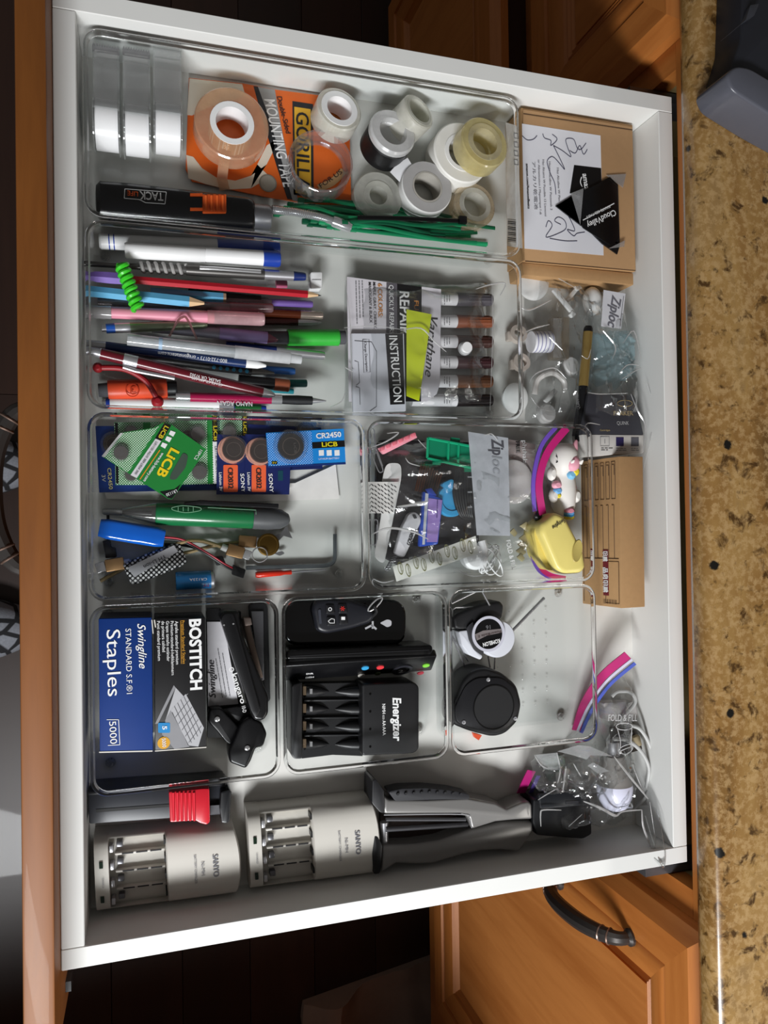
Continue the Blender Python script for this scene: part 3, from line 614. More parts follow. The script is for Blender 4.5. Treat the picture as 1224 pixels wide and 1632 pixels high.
# upper layer
t, a, ax, L = pen('pencil', 'long red pencil with purple rubber eraser topper', 'pencil', (140, 440), (512, 471), .027, .022, [('eraser_topper', PURP, [(0, 2.6), (.03, 4.8), (.09, 5.2), (.135, 4.9)]), ('shaft', RED, [(.135, 3.5), (.935, 3.5)]), ('wood_tip', TANW, [(.935, 3.4), (.985, 1.0)]), ('lead', INK, [(.985, 1.0), (1, .2)])], n=6)
pen('pencil', 'thick light blue pencil stub sharpened to a bare wood tip', 'pencil', (142, 464), (331, 484), .022, .025, [('shaft', LBLUE, [(0, 4.6), (.01, 5.0), (.84, 5.0)]), ('wood_tip', TANW, [(.84, 4.8), (.97, 1.2)]), ('lead', INK, [(.97, 1.2), (1, .3)])], n=6)
pen('pencil', 'chewed end of a second light blue pencil', 'pencil', (240, 466), (360, 475), .015, .015, [('shaft', LBLUE, [(0, 4.6), (.96, 4.6)]), ('worn_end', M('a8927a', .8), [(.96, 4.5), (1, 4.3)])], n=6)
t = thing('spring_grip', 'bright green coiled plastic spring lying across the pencils', 'pencil grip', W(206, 455, .03), None)
a, e = W(193, 420, .037), W(220, 492, .035); ax = (e - a).normalized(); u_ = ax.orthogonal().normalized(); w_ = ax.cross(u_); L = (e - a).length
B().tube([a + ax * L * i / 120 + (u_ * math.cos(i / 120 * 16 * math.pi) + w_ * math.sin(i / 120 * 16 * math.pi)) * .0042 for i in range(121)], .0021, 7).to('coil', M('3cc22a', .35), t)
B().lathe(a, ax, [(.0032, 0), (.0032, L)], 10).to('sleeve', M('2a9a1e', .4), t)
t, a, ax, L = pen('ballpoint_pen', 'navy blue printed pen with white tip and silver end', 'pen', (138, 549), (424, 583), .030, .028, [('end', SILV, [(0, 3.2), (.02, 4.0), (.1, 4.2)]), ('barrel', M('1a2f5c', .3), [(.1, 4.3), (.88, 4.1)]), ('tip', WHITE, [(.88, 3.9), (.95, 3.4), (1, 1.2)])])
ptext(t, '800-732-0173 • oregonstatecu.com', (362, 573), (252, 560), 6, .0332, WHITE)
t, a, ax, L = pen('gel_pen', 'long frosted white translucent pen lying on top', 'pen', (203, 541), (480, 573), .036, .033, [('barrel', sheer('e4e8ea', .55), [(0, 5.0), (.62, 5.1)]), ('refill', M('8a949c', .4), [(.03, 1.8), (.6, 1.8)]), ('cap', sheer('f0f2f4', .7), [(.60, 5.6), (.93, 5.2), (.935, 4.2), (1, 4.0)])])
B().lathe(a, ax, [(.0052, L * .17), (.0053, L * .19)], 16).to('label', M('9ab4cc', .4), t)
t, a, ax, L = pen('ballpoint_pen', 'maroon printed click pen with silver band and clip', 'pen', (138, 558), (438, 630), .040, .034, [('button', SILV, [(0, 2.8), (.01, 3.4), (.07, 3.6)]), ('barrel', MAROON, [(.07, 4.6), (.5, 4.9), (.93, 4.6)]), ('band', SILV, [(.185, 5.0), (.255, 5.05)]), ('tip', SILV, [(.93, 4.4), (.97, 3.6), (1, 1.2)])])
clip(t, a, ax, L, .20, .46, .0045, SILV, V((-.35, -1, .25)), .0018)
ptext(t, 'SALEM, OR 97302', (352, 606), (303, 594.5), 5, .0410, WHITE, .042, .01); ptext(t, 'STATE ST. 503 588', (354, 612), (306, 600.5), 4, .0403, WHITE, .0413)
t = thing('rubber_whip', 'thin dark red rubber stick with ball end over the orange highlighter', 'toy', W(200, 600, .02))
B().tube(catmull([W(154, 586, .034), W(197, 588, .036), W(231, 606, .034), W(250, 635, .028)], 8), .0024, 10).to('stem', M('8c0f1a', .5), t); B().ball(W(251, 640, .027), .0052).to('ball', M('9a1220', .5), t); B().ball(W(156, 586, .034), .0042).to('end_bulb', M('8c0f1a', .5), t)
t, a, ax, L = pen('ballpoint_pen', 'magenta printed pen with chrome rings and black grip', 'pen', (280, 632), (520, 639), .024, .022, [('end', CHROME, [(0, 3.4), (.01, 4.0), (.09, 4.0)]), ('barrel', MAG, [(.09, 4.1), (.62, 4.1)]), ('ring', CHROME, [(.62, 4.3), (.69, 4.3)]), ('grip', M('18181a', .6), [(.69, 3.9), (.80, 4.3), (.90, 3.9)]), ('tip', SILV, [(.90, 2.8), (.97, 1.2), (1, .5)])])
ptext(t, 'NAMO AGAIN', (402, 641), (346, 639), 7, .0276, WHITE, None, .01)
t = thing('wire_clip', 'small transparent rosy plastic loop between the pens', 'clip', W(290, 525, .03))
B().tube(catmull([W(270, 536, .031), W(283, 512, .032), W(290, 506, .033), W(298, 508, .033), W(314, 541, .031)], 8), .0010, 8).to('loop', clear('d8b4b4', .05, .2, .6, 2, .3, 'c08a8a', key='wc'), t)
t = thing('eraser_cap', 'small white eraser block at the end of the red pencil', 'eraser', W(504, 446, .004)); B().slab(rnd(rect(495, 433, 514, 459), 3), .003, .016).to('block', WHITE, t, bevel=.0015)
stroke(t, [(497, 446), (512, 446)], .8, .0162, GREY, 'seam', 1)
t = thing('pen_tube', 'clear empty pen tube with a pink eraser inside', 'pen', W(450, 450, .006))
a, e = W(425, 452, .010), W(494, 453, .010); B().cyl(a, e, .0042).to('tube', sheer('f0f0f0', .08), t); B().cyl(W(440, 453, .010), W(457, 453, .010), .0034).to('pink_eraser', M('d85a8a', .6), t)

# ------------------------------------------------------------------ furniture repair kit in a clear bag
t = thing('repair_kit_card', 'white and black printed card of furniture repair markers', 'packaging', W(625, 550, .01))
zt = .0175
B().slab([(553, 441), (703, 461), (701, 612), (696, 628), (680, 640), (556, 640)], zt - .0008, zt).to('card', M('d0ccd2', .55, 0, .02), t)
decal(t, [(616, 450), (633, 452), (633, 640), (615, 640)], zt, M('5a565c', .5), 'band'); decal(t, [(633, 452), (672, 457), (671, 640), (633, 640)], zt, M('121012', .5), 'band')
OR = M('c8802a', .5); DK = M('3a383c', .6)
text(t, '6 COLORS:', (602, 452), (603, 506), 7, zt + .0003, OR, .01); text(t, 'MAPLE, GRAY, CHERRY,', (594, 450), (596, 524), 4.5, zt + .0003, DK, .005, .1); text(t, 'MAHOGANY & BLACK', (587, 450), (589, 515), 4.5, zt + .0003, DK, .005, .1)
text(t, 'QUICKLY REPAIRS', (620, 454), (621, 532), 7, zt + .0003, WHITE, .005); text(t, 'REPAIR', (637, 464), (638, 534), 15, zt + .0003, WHITE, .02); text(t, 'FURNITURE', (660, 479), (661, 552), 7, zt + .0003, OR, .01); text(t, 'Varathane', (685, 505), (677, 600), 13, zt + .0003, INK, 0, .35)
bars(t, (578, 447), (580, 520), 3, 5, 1.6, zt, GREY, 4)
for i, (v, capc, nm) in enumerate(((478, '4a464c', 'grey cap at the top of the row'), (513, '7c4228', 'reddish brown cap'), (545, '3a1f1a', 'dark brown cap under the white button'), (578, '35171c', 'dark maroon cap'), (608, '6c442c', 'medium brown cap second from the bottom'), (638, '171012', 'black cap at the bottom of the row'))):
    k, a, ax, L = pen('repair_marker', 'furniture repair marker with ' + nm, 'marker', (655, v - 2 + i * .4), (783, v), .0095, .0095, [('barrel', M('d4d2d4', .4), [(0, 5.6), (.55, 6.1)]), ('cap', M(capc, .4), [(.55, 6.4), (.97, 6.0), (1, 5.4)])], 'furniture repair markers', 20)
    for q in range(5):
        an = math.radians(40 + 25 * q); s_ = V((-ax.y, ax.x, 0)) * math.cos(an) + V((0, 0, 1)) * math.sin(an)
        B().tube([a + ax * L * .68 + s_ * .0061, a + ax * L * .96 + s_ * .0059], .0005, 4).to('rib', M(capc, .3), k)
    bars(k, (709, v - 8), (709, v + 6), 3, -4, 1.2, .0156, GREY, i)
t = thing('instruction_booklet', 'folded grey instruction leaflet with black title band', 'booklet', W(600, 590, .014))
zt = .0215
B().slab([(559, 531), (644, 531), (647, 655), (563, 657)], .0180, zt).to('pages', M('c8cad2', .6, 0, .03), t, bevel=.0004, seg=1)
decal(t, [(614, 532), (642, 532), (645, 644), (622, 645)], zt, M('161416', .5), 'title_band'); text(t, 'INSTRUCTION', (620, 535), (628, 641), 13, zt + .0003, WHITE, .01)
text(t, 'Charge Description', (580, 545), (583, 592), 4, zt, DK)
for q in ([(578, 541), (588, 541), (590, 593), (580, 594), (578, 541)], [(565, 543), (592, 545), (600, 560), (600, 648), (590, 655)], [(565, 575), (571, 577), (573, 610), (568, 614)], [(567, 616), (573, 618), (574, 645)]): stroke(t, q, .8, zt, DK, 'diagram_line', 1)
b = B().slab([(648, 493), (688, 501), (668, 639), (648, 631)], .0225, .0231).to('sticky_note', M('c8d61e', .6, 0, .03), label='bright yellow-green paper slip on the furniture marker card', cat='note')
t = thing('round_button', 'small round white plastic button on the brown marker caps', 'button', W(740, 553, .017)); B().lathe(W(740, 556, .0165), (0, 0, 1), [(.0058, 0), (.0058, .006), (.005, .0075)], 24).to('button', WHITE, t); B().lathe(W(740, 556, .0163), (0, 0, 1), [(.0066, 0), (.0066, .002)], 24).to('base', M('b8b8ba', .4), t)

# ================================================================== bags: crumpled film pouches
FILM = clear('fafbfb', .10, .05, .85, 2.2, .03, 'ffffff', .5, 120, key='film')
def pouch(t, name, px, zb, h, nx=34, ny=34, seed=0, crump=.006, mat=None, bulge=None, flat=False):
    """two film sheets between four pixel corners (at height zb), rising to h in the middle"""
    c = [W(u, v, zb) for u, v in px]; top = []; bot = []
    for i in range(nx):
        for j in range(ny):
            s, q = i / (nx - 1), j / (ny - 1)
            p = (c[0] * (1 - s) + c[1] * s) * (1 - q) + (c[3] * (1 - s) + c[2] * s) * q
            e = min(s, 1 - s, q, 1 - q); prof = min(1, e * 5) ** .6
            P_ = V((s * 5 + seed, q * 5, seed * 1.7))
            rg = 1 - abs(noise.noise(P_ * 1.1)) * 2; rg2 = 1 - abs(noise.noise(P_ * 2.3 + V((9, 2, 4)))) * 2
            hh = h * prof * (bulge(s, q) if bulge else 1) + crump * (rg * .7 + rg2 * .35 - .6) * min(1, e * 8 + .25)
            wob = V((noise.noise(P_ * .9 + V((3, 3, 3))), noise.noise(P_ * .9 + V((7, 1, 5))), 0)) * crump * .9 * (1 if e < .01 else .5)
            top.append(V((p.x, p.y, zb + max(hh, .0008))) + wob); bot.append(V((p.x, p.y, zb)) + wob)
    def fc(off, flip):
        out = []
        for i in range(nx - 1):
            for j in range(ny - 1):
                a = [off + i * ny + j, off + (i + 1) * ny + j, off + (i + 1) * ny + j + 1, off + i * ny + j + 1]; out.append(tuple(a[::-1] if flip else a))
        return out
    n = nx * ny; b = B(); ring = [i * ny for i in range(nx)] + [(nx - 1) * ny + j for j in range(1, ny)] + [i * ny + ny - 1 for i in range(nx - 2, -1, -1)] + [j for j in range(ny - 2, 0, -1)]
    fs = fc(0, False) + fc(n, True) + [(ring[i], ring[i] + n, ring[(i + 1) % len(ring)] + n, ring[(i + 1) % len(ring)]) for i in range(len(ring))]
    return b.add(top + bot, fs).to(name, mat or FILM, t, ang=28)
def ribbon(t, name, pts, wpx, mat, zs, th=.0006):
    """upright-ish band along pixel points with heights zs"""
    pp = catmull([W(u, v, z) for (u, v), z in zip(pts, zs)], 6); w = wpx * mpp(*pts[0], zs[0]) / 2
    b = B(); Ls = []
    for i, p in enumerate(pp):
        d = pp[min(i + 1, len(pp) - 1)] - pp[max(i - 1, 0)]; q = V((-d.y, d.x, 0)).normalized() * w
        Ls.append([p + q - V((0, 0, th)), p - q - V((0, 0, th)), p - q + V((0, 0, th)), p + q + V((0, 0, th))])
    return b.loops(Ls).to(name, mat, t)
t = thing('clear_sleeve', 'clear crinkled plastic sleeve around the furniture repair kit', 'bag', W(675, 550, .003))
pouch(t, 'film', [(550, 446), (778, 454), (775, 656), (550, 659)], .0035, .0215, seed=3, crump=.004)

# ================================================================== bin 3: batteries and cables
def card(name, label, px, z0, z1, mat, group='battery cards', cat='battery card'):
    c = W(sum(p[0] for p in px) / len(px), sum(p[1] for p in px) / len(px), z0)
    t = thing(name, label, cat, c, group); B().slab(px, z0, z1).to('card', mat, t); return t
def cell(t, u, v, rpx, z, mat=None, blister=True, h=.0028):
    s = mpp(u, v, z); R = rpx * s; c = W(u, v, z)
    o = B().lathe(c, (0, 0, 1), [(R, 0), (R, h * .6), (R * .93, h), (R * .2, h)], 28).to('button_cell', mat or metal('5a5048', .32), t)
    if blister: B().lathe(c, (0, 0, 1), [(R * 1.32, 0), (R * 1.22, h + .0012), (R * .01, h + .0016)], 28, cap=False).to('blister', clear('f6f6f6', .05, .05, .6, 2.5, .05, key='bl'), t)
    B().lathe(c + V((0, 0, h)), (0, 0, 1), [(R * .62, 0), (R * .66, 0), (R * .66, .0001), (R * .62, .0001)], 24, True).to('engraving', metal('8a7a70', .3), t)
GRN = M('1f7a34', .4, 0, .04); DOTG = dots('1f7a34', 'dfeadf', .0015, .34); GOLDT = M('d8c22a', .4); BLK = M('0e0e10', .4); CELLS = metal('7c7876', .3)
DBLUE = M('14306e', .4); SBLUE = M('1a2458', .35); DOTB = dots('1878cc', 'd8ecfa', .0016, .22)
b = B().slab([(165, 778), (470, 770), (535, 740), (541, 795), (390, 800), (170, 795)], .0028, .0034).to('paper_sheet', M('dedcd8', .7), label='white paper sheet under the battery cards', cat='paper')
z = .0036
t = card('battery_card', 'dark blue button battery card showing at the far left, under the green cards', [(152, 679), (232, 679), (236, 783), (158, 785)], z, z + .0014, DBLUE); cell(t, 181, 708, 17, z + .0016)
text(t, 'CR2450', (171, 746), (174, 780), 6, z + .0016, M('b8b078', .4), .01); text(t, '3V', (162, 757), (163, 768), 6, z + .0016, M('b8b8b0', .4))
t = card('battery_card', 'dark blue battery card lying under the two orange-labelled cards', [(236, 679), (352, 676), (352, 781), (236, 783)], z, z + .0012, DBLUE); cell(t, 300, 700, 15, z + .0014)
t = card('battery_card', 'dark navy battery pack behind the light blue card', [(395, 676), (512, 681), (514, 747), (398, 752)], z, z + .002, SBLUE); cell(t, 487, 686, 14, z + .002)
def licb(label, px, uL, uR, v0, v1, z):
    t = card('battery_card', label, px, z, z + .0012, DOTG)
    return t
z = .0056
t = card('battery_card', 'green dotted card of small button cells, left one under the tilted card', [(182, 673), (262, 672), (262, 773), (184, 773)], z, z + .0012, DOTG)
for u, v in ((209, 688), (209, 757)): cell(t, u, v, 10, z + .0014, CELLS)
decal(t, [(183, 674), (188, 674), (189, 772), (185, 770)], z + .0012, BLK); decal(t, rect(228, 673, 240, 772), z + .0012, GRN)
t = card('battery_card', 'green dotted card of small button cells beside the orange-labelled cards', [(262, 671), (348, 670), (349, 771), (264, 773)], z + .0002, z + .0016, DOTG)
for u, v in ((315, 692), (318, 753)): cell(t, u, v, 12, z + .0018, CELLS)
decal(t, [(330, 670), (338, 670), (339, 771), (331, 771)], z + .0016, GRN); decal(t, [(338, 670), (347, 670), (348, 704), (339, 704)], z + .0016, BLK); text(t, 'LiCB', (340, 679), (341, 702), 6, z + .002, GOLDT, .02)
decal(t, [(339, 704), (348, 704), (349, 771), (341, 771)], z + .0016, WHITE); text(t, 'LR1130 AG10 L1131', (342, 712), (344, 766), 3.5, z + .002, INK)
t = card('battery_card', 'green battery card edge peeking out behind the orange-labelled cards', [(350, 668), (392, 668), (392, 700), (350, 700)], z, z + .001, DOTG); cell(t, 365, 689, 11, z + .0012, CELLS); decal(t, rect(386, 668, 393, 696), z + .001, BLK); text(t, 'LiCB', (388, 672), (388, 694), 5, z + .0014, GOLDT, .02)
# two orange-labelled lithium cards
for i, (u0, lab) in enumerate(((346, 'navy lithium battery card with orange label, left of the pair'), (391, 'navy lithium battery card with orange label, right of the pair'))):
    z = .0085 + i * .0008
    t = card('battery_card', lab, [(u0, 692), (u0 + (46 if i == 0 else 74), 695 - i), (u0 + (46 if i == 0 else 70), 788), (u0 - 1, 788)], z, z + .0014, SBLUE)
    cc = (u0 + 23, 717) if i == 0 else (u0 + 22, 720)
    c = W(*cc, z + .0016); s = mpp(*cc, z)
    B().lathe(c, (0, 0, 1), [(22 * s, 0), (22 * s, .0003)], 28).to('orange_ring', M('e8a890', .4), t); cell(t, cc[0] + 3, cc[1], 18, z + .002, metal('4a3a34', .3), True, .0034)
    decal(t, rnd(rect(u0 + 10, 741, u0 + 33, 784), 2), z + .0016, M('e8633a', .45), 'orange_label'); text(t, 'CR2032', (u0 + 17, 746), (u0 + 18, 779), 8, z + .002, INK, .02)
    text(t, 'Lithium 3V', (u0 + 3, 753), (u0 + 4, 783), 4.5, z + .0018, WHITE, .01); text(t, 'SONY', (u0 + 37, 755), (u0 + 39, 785), 6, z + .0018, WHITE, .01)
decal(t, rect(u0 + 52, 750, u0 + 60, 766), z + .0014, M('12404e', .4), 'hang_slot')
# light blue card on top
z = .0145
t = card('battery_card', 'bright blue coin battery card lying on top at the right', [(424, 690), (548, 683), (551, 739), (428, 745)], z, z + .0014, M('1d86d6', .4, 0, .03))
decal(t, [(425, 691), (497, 687), (499, 741), (429, 744)], z + .0014, DOTB, 'dotted_field'); decal(t, [(497, 705), (549, 702), (550, 712), (498, 715)], z + .0014, BLK)
text(t, 'CR2450', (504, 699), (544, 696), 8, z + .0016, WHITE, .03); text(t, 'LiCB', (513, 712), (538, 711), 7, z + .002, M('e8d820', .4), .02); text(t, 'LITHIUM BATTERY', (508, 733), (541, 731.5), 3, z + .0016, WHITE)
for u in (512, 524.5, 537): decal(t, [(u - 4, 717.5), (u + 4, 717), (u + 4.4, 726), (u - 3.6, 726.5)], z + .0014, WHITE, 'icon')
decal(t, rect(433, 735, 442, 740), z + .0016, BLK); text(t, '3V', (434, 739.5), (441, 739.2), 3.5, z + .002, GOLDT)
decal(t, [(428, 743), (551, 737), (551, 740), (428, 746)], z + .0015, DBLUE)
cell(t, 463, 712, 21, z + .0018, metal('3e3a38', .3), True, .0036); text(t, 'LiCB', (468, 706), (469, 722), 4, z + .0056, metal('8a8480', .3)); 
# tilted green card on top
z = .0165
t = card('battery_card', 'tilted bright green battery card with yellow lettering, on top of the pile', [(162, 727), (196, 689), (244, 682), (261, 673), (272, 676), (329, 716), (283, 783), (274, 796), (268, 795)], z, z + .0012, GRN)
decal(t, [(163, 727), (197, 690), (244, 683), (254, 679), (204, 753)], z + .0012, DOTG, 'dotted_field'); decal(t, [(162, 727), (192, 690), (196, 690), (166, 729)], z + .0014, M('c0c0c0', .4))
decal(t, [(262, 674), (273, 678), (258, 702), (247, 699)], z + .0014, BLK); text(t, 'LiCB', (263, 678), (252, 697), 7, z + .0018, M('d8c22a', .4), .02)
decal(t, [(248, 699), (257, 703), (218, 762), (208, 757)], z + .0014, M('d4d2d6', .5)); text(t, 'LR1130 AG10 389 LR54 390', (248, 704), (214, 755), 4, z + .0018, INK)
stroke(t, [(255, 717), (223, 764)], 1.6, z + .0012, M('d88a1e', .4), 'orange_rule', 1); text(t, 'www.licb-battery.com', (258, 721), (228, 766), 5, z + .0014, WHITE, .01)
text(t, 'LiCB', (273, 713), (249, 756), 15, z + .0014, M('e8c81e', .4), .03); text(t, '10PCS', (319, 716), (309, 731), 5, z + .0014, WHITE)
for u, v in ((275, 690), (269, 699), (262, 709)): decal(t, [(u - 3, v - 4), (u + 5, v - 1), (u + 1, v + 6), (u - 6, v + 2)], z + .0014, WHITE, 'icon')
decal(t, [(288, 772), (282, 784), (274, 795), (268, 794), (255, 784), (278, 780)], z + .0014, BLK); text(t, 'LR1130', (281, 780), (264, 787), 5, z + .0018, WHITE)
decal(t, rnd([(292, 721), (300, 726), (296, 745), (280, 765), (270, 764), (272, 756)], 5), z + .0014, M('3c4a40', .5), 'hang_hole')
cell(t, 193, 722, 12, z + .0016, CELLS)
# green voltage tester
t = thing('voltage_tester', 'green pen-shaped voltage tester with clear nose and grey end', 'tester', W(310, 826, .003))
a, e = W(163, 815, .015), W(462, 828, .015); ax = (e - a).normalized(); L = (e - a).length
B().lathe(a, ax, [(R / 1000, q * L) for q, R in ((.27, 9.0), (.28, 9.6), (.78, 9.6), (.79, 9.2))], 24).to('body', M('14663a', .3, 0, .04, 80, .5, .3), t)
B().lathe(a, ax, [(R / 1000, q * L) for q, R in ((.79, 9.8), (.88, 9.9), (.95, 8.6), (.99, 5.0), (1, 1.5))], 24).to('end_cap', M('4a4c4e', .45), t)
B().lathe(a, ax, [(R / 1000, q * L) for q, R in ((.09, 3.0), (.16, 5.6), (.25, 8.8), (.27, 9.4))], 24).to('clear_nose', clear('eef0ee', .05, .08, .8, 2, .06, key='nose'), t)
B().lathe(a, ax, [(R / 1000, q * L) for q, R in ((0, 2.0), (.01, 2.8), (.10, 3.0))], 16).to('probe_tip', M('8a8c8c', .4), t); B().lathe(a, ax, [(R / 1000, q * L) for q, R in ((.1, 1.5), (.25, 2.6))], 12).to('bulb', M('2a2a2c', .3), t)
zt = .0248
stroke(t, [(274, 809), (292, 806), (318, 809), (318, 814), (296, 817), (276, 813), (274, 809)], .9, zt - .0002, M('7aa888', .4), 'button_outline'); 
for u in (284, 292, 300, 308): stroke(t, [(u, 808), (u, 815)], .8, zt - .0002, M('7aa888', .4), 'button_line', 1)
stroke(t, [(331, 809), (408, 813), (408, 820)], .7, zt - .0004, M('8ab898', .4), 'scale_line', 1); text(t, 'VOLTAGE TESTER', (335, 817), (400, 820), 4, zt - .0004, M('0c3a20', .5))
B().tube([a + ax * L * .42 + V((0, .0086, .004)), a + ax * L * .5 + V((0, .0112, .005)), a + ax * L * .93 + V((0, .0112, .005))], .0022, 6, .5).to('pocket_clip', BLACK, t)
# blue wrapped battery pack with leads
t = thing('battery_pack', 'shiny blue shrink-wrapped battery pack with red and black leads', 'battery', W(205, 845, .003))
def wrap(a, e, hw, hh, z, mat, nm, par, crump=.0007):
    a, e = W(*a, z), W(*e, z); ax = (e - a); n = V((-ax.y, ax.x, 0)).normalized(); Ls = []
    for i in range(9):
        f = i / 8; k = .86 if i in (0, 8) else 1
        Ls.append([a + ax * f + n * hw * k * math.copysign(abs(math.cos(q)) ** .5, math.cos(q)) + V((0, 0, hh * k * math.copysign(abs(math.sin(q)) ** .5, math.sin(q)) + crump * noise.noise(V((f * 9, q * 2, 1))))) for q in [2 * math.pi * j / 20 for j in range(20)]])
    return B().loops(Ls).to(nm, mat, par, ang=50)
wrap((159, 841), (262, 858), .0085, .0075, .0185, M('0f58b8', .14, 0, .06, 60, .5, .4), 'shrink_wrap', t)
for k, (c, dv) in enumerate((('b01830', 0), ('18181a', 3))):
    B().tube(catmull([W(258, 856 + dv, .020), W(290, 860 + dv, .018), W(325, 878 + dv, .014), W(360, 900 + dv, .010), W(378, 908 + dv, .008)], 7), .0010, 8).to('lead', M(c, .35), t)
B().slab(rnd([(372, 900), (392, 908), (388, 922), (370, 916)], 2), .0035, .012).to('connector', BLACK, t, bevel=.0008)
# carbon-patterned li-ion cell
t = thing('lithium_pack', 'small black and silver dotted battery pack with printed foil label', 'battery', W(245, 895, .006))
wrap((203, 916), (292, 880), .0105, .0055, .016, dots('101012', 'b8b8b8', .0030, .34, .3), 'wrap', t, .0003)
q = [(203, 905), (277, 869), (284, 879), (214, 920)]; decal(t, q, .0222, M('a4a4a8', .35, .25), 'foil_label', .0003); text(t, 'YH Li-ion', (263, 884), (228, 901), 7, .0226, INK)
# gold charging cables
t = thing('charging_cable', 'gold braided charging cable with metal plugs, looped under the batteries', 'cable', W(280, 880, .003))
GOLD = metal('a8845c', .35); BRAID = M('a08c66', .6, .3, .3, 900)
B().tube(catmull([W(207, 896, .010), W(245, 888, .012), W(285, 866, .018), W(320, 862, .012), W(355, 872, .010)], 8), .0017, 8).to('braid', BRAID, t)
B().tube(catmull([W(160, 926, .006), W(205, 903, .008), W(250, 890, .009), W(300, 880, .010), W(350, 868, .006), W(410, 862, .006)], 8), .0016, 8).to('braid', BRAID, t)
def plug(t, p0, p1, p2, z):
    a, b_, c = W(*p0, z), W(*p1, z), W(*p2, z)
    for A_, B_, w, h_, m, nm in ((a, b_, .0052, .0032, GOLD, 'plug_shell'), (b_, c, .0042, .0022, CHROME, 'plug_tip')):
        d = (B_ - A_); n = V((-d.y, d.x, 0)).normalized() * w; up = V((0, 0, h_)); B().loops([[P_ + n + up, P_ - n + up, P_ - n - up, P_ + n - up] for P_ in (A_, B_)]).to(nm, m, t, bevel=.0008)
plug(t, (198, 897), (168, 902), (153, 906), .012); plug(t, (362, 875), (388, 882), (399, 886), .010)
B().cyl(W(207, 896, .012), W(198, 897, .012), .003).to('strain_relief', M('c8c8c4', .4), t); B().cyl(W(353, 871, .010), W(362, 875, .010), .003).to('strain_relief', M('c8c8c4', .4), t)
plug(t, (380, 862), (408, 864), (416, 864), .006)
# key with ring, blue camera battery, screwdriver, allen key
t = thing('keyring', 'brass tag on a thin split ring beside the voltage tester', 'keyring', W(427, 870, .003))
c = W(427, 868, .010); R = 18 * mpp(427, 868, .01); B().lathe(c, (.1, .05, 1), [(R, 0), (R, .0016), (R * .9, .0022)], 32).to('brass_tag', metal('6a5020', .4), t); B().lathe(c + V((0, 0, .0022)), (.1, .05, 1), [(R * .78, 0), (R * .86, 0), (R * .86, .0002), (R * .78, .0002)], 28, True).to('tag_rim', metal('8a6c34', .35), t)
c = W(414, 884, .013); B().tube([c + V((.0065 * math.cos(q), .0065 * math.sin(q), .0015 * math.cos(q))) for q in [2 * math.pi * i / 28 for i in range(29)]], .0006, 6).to('split_ring', CHROME, t)
t = thing('metal_blade', 'grey pointed metal piece poking out under the tester end', 'metal part', W(450, 855, .003)); B().slab([(430, 856), (447, 850), (457, 838), (466, 858), (452, 854), (440, 866)], .004, .0052).to('blade', metal('8a8a8c', .4), t); B().slab(rnd([(436, 882), (450, 878), (454, 882), (446, 886)], 2), .004, .005).to('lower_tip', metal('8a8a8c', .4), t)
t, a, ax, L = pen('camera_battery', 'short blue cylinder battery against the bin wall', 'battery', (280, 926), (342, 923), .0105, .0105, [('wrap', M('2a80c4', .25, 0, .06, 60, .5, .3), [(0, 7.6), (.01, 8.0), (.9, 8.0)]), ('metal_end', SILV, [(.9, 7.9), (.97, 7.8), (1, 6.6)])], None, 24)
text(t, 'CR123A', (330, 921), (302, 922), 4, .0188, WHITE); text(t, '3V', (334, 931), (324, 931.5), 4, .0186, M('b83a3a', .4))
t, a, ax, L = pen('screwdriver', 'tiny screwdriver with translucent red handle', 'screwdriver', (407, 916), (520, 908), .006, .004, [('handle', M('d8301c', .2, 0, .06, 60, .5, .4), [(0, 2.2), (.03, 3.0), (.35, 2.6), (.4, 1.9), (.5, 2.2)]), ('blade', SILV, [(.5, .9), (.96, .9), (1, .5)])], None)
t = thing('hex_key', 'bent steel hex key in the corner of the battery bin', 'hex key', W(500, 905, .003)); B().tube([W(392, 905, .0045)] + catmull([W(515, 902, .0045), W(527, 899, .0045), W(533, 892, .0045), W(534, 880, .0045)], 4) + [W(534, 851, .0045)], .0019, 6).to('shank', metal('70767a', .28), t)
t = thing('black_plug', 'small black stepped plastic plug under the blue battery pack', 'plug', W(175, 875, .003)); B().slab([(163, 862), (175, 860), (177, 872), (184, 873), (186, 888), (168, 890), (166, 876)], .003, .011).to('body', BLACK, t, bevel=.0008); B().cyl(W(172, 862, .008), W(172, 820, .006), .0012).to('lead', BLACK, t)
t = thing('black_connector', 'little black wire connector beside the dark cable ends', 'connector', W(350, 893, .003)); B().slab(rnd([(340, 888), (355, 886), (360, 898), (346, 902)], 2), .0035, .011).to('shell', BLACK, t, bevel=.0008); B().tube(catmull([W(345, 893, .008), W(320, 876, .006), W(285, 868, .005), W(262, 868, .005)], 6), .0012, 6).to('lead', BLACK, t)

# ================================================================== bin 4: zip bag of odds and ends
PINK = M('e89aa8', .45)
t = thing('hair_comb', 'pink ridged plastic comb piece inside the zip bag', 'comb', W(634, 707, .004))
B().slab([(603, 714), (660, 689), (666, 697), (612, 724)], .020, .026).to('spine', PINK, t, bevel=.001)
for i in range(6): u, v = 606 + 10 * i, 713 - 4.4 * i; B().slab([(u, v), (u + 6, v - 2.6), (u + 8, v + 3), (u + 2, v + 6)], .020, .029).to('tooth', M('d8707e', .45), t, bevel=.0008)
t = thing('green_holder', 'green plastic tray piece with tabs inside the zip bag', 'plastic part', W(716, 722, .01))
GP = M('0f7a58', .35)
B().slab([(682, 698), (718, 705), (719, 697), (733, 699), (733, 707), (756, 712), (754, 752), (741, 752), (740, 742), (704, 733), (702, 741), (690, 740), (690, 731), (681, 730)], .028, .030).to('plate', GP, t)
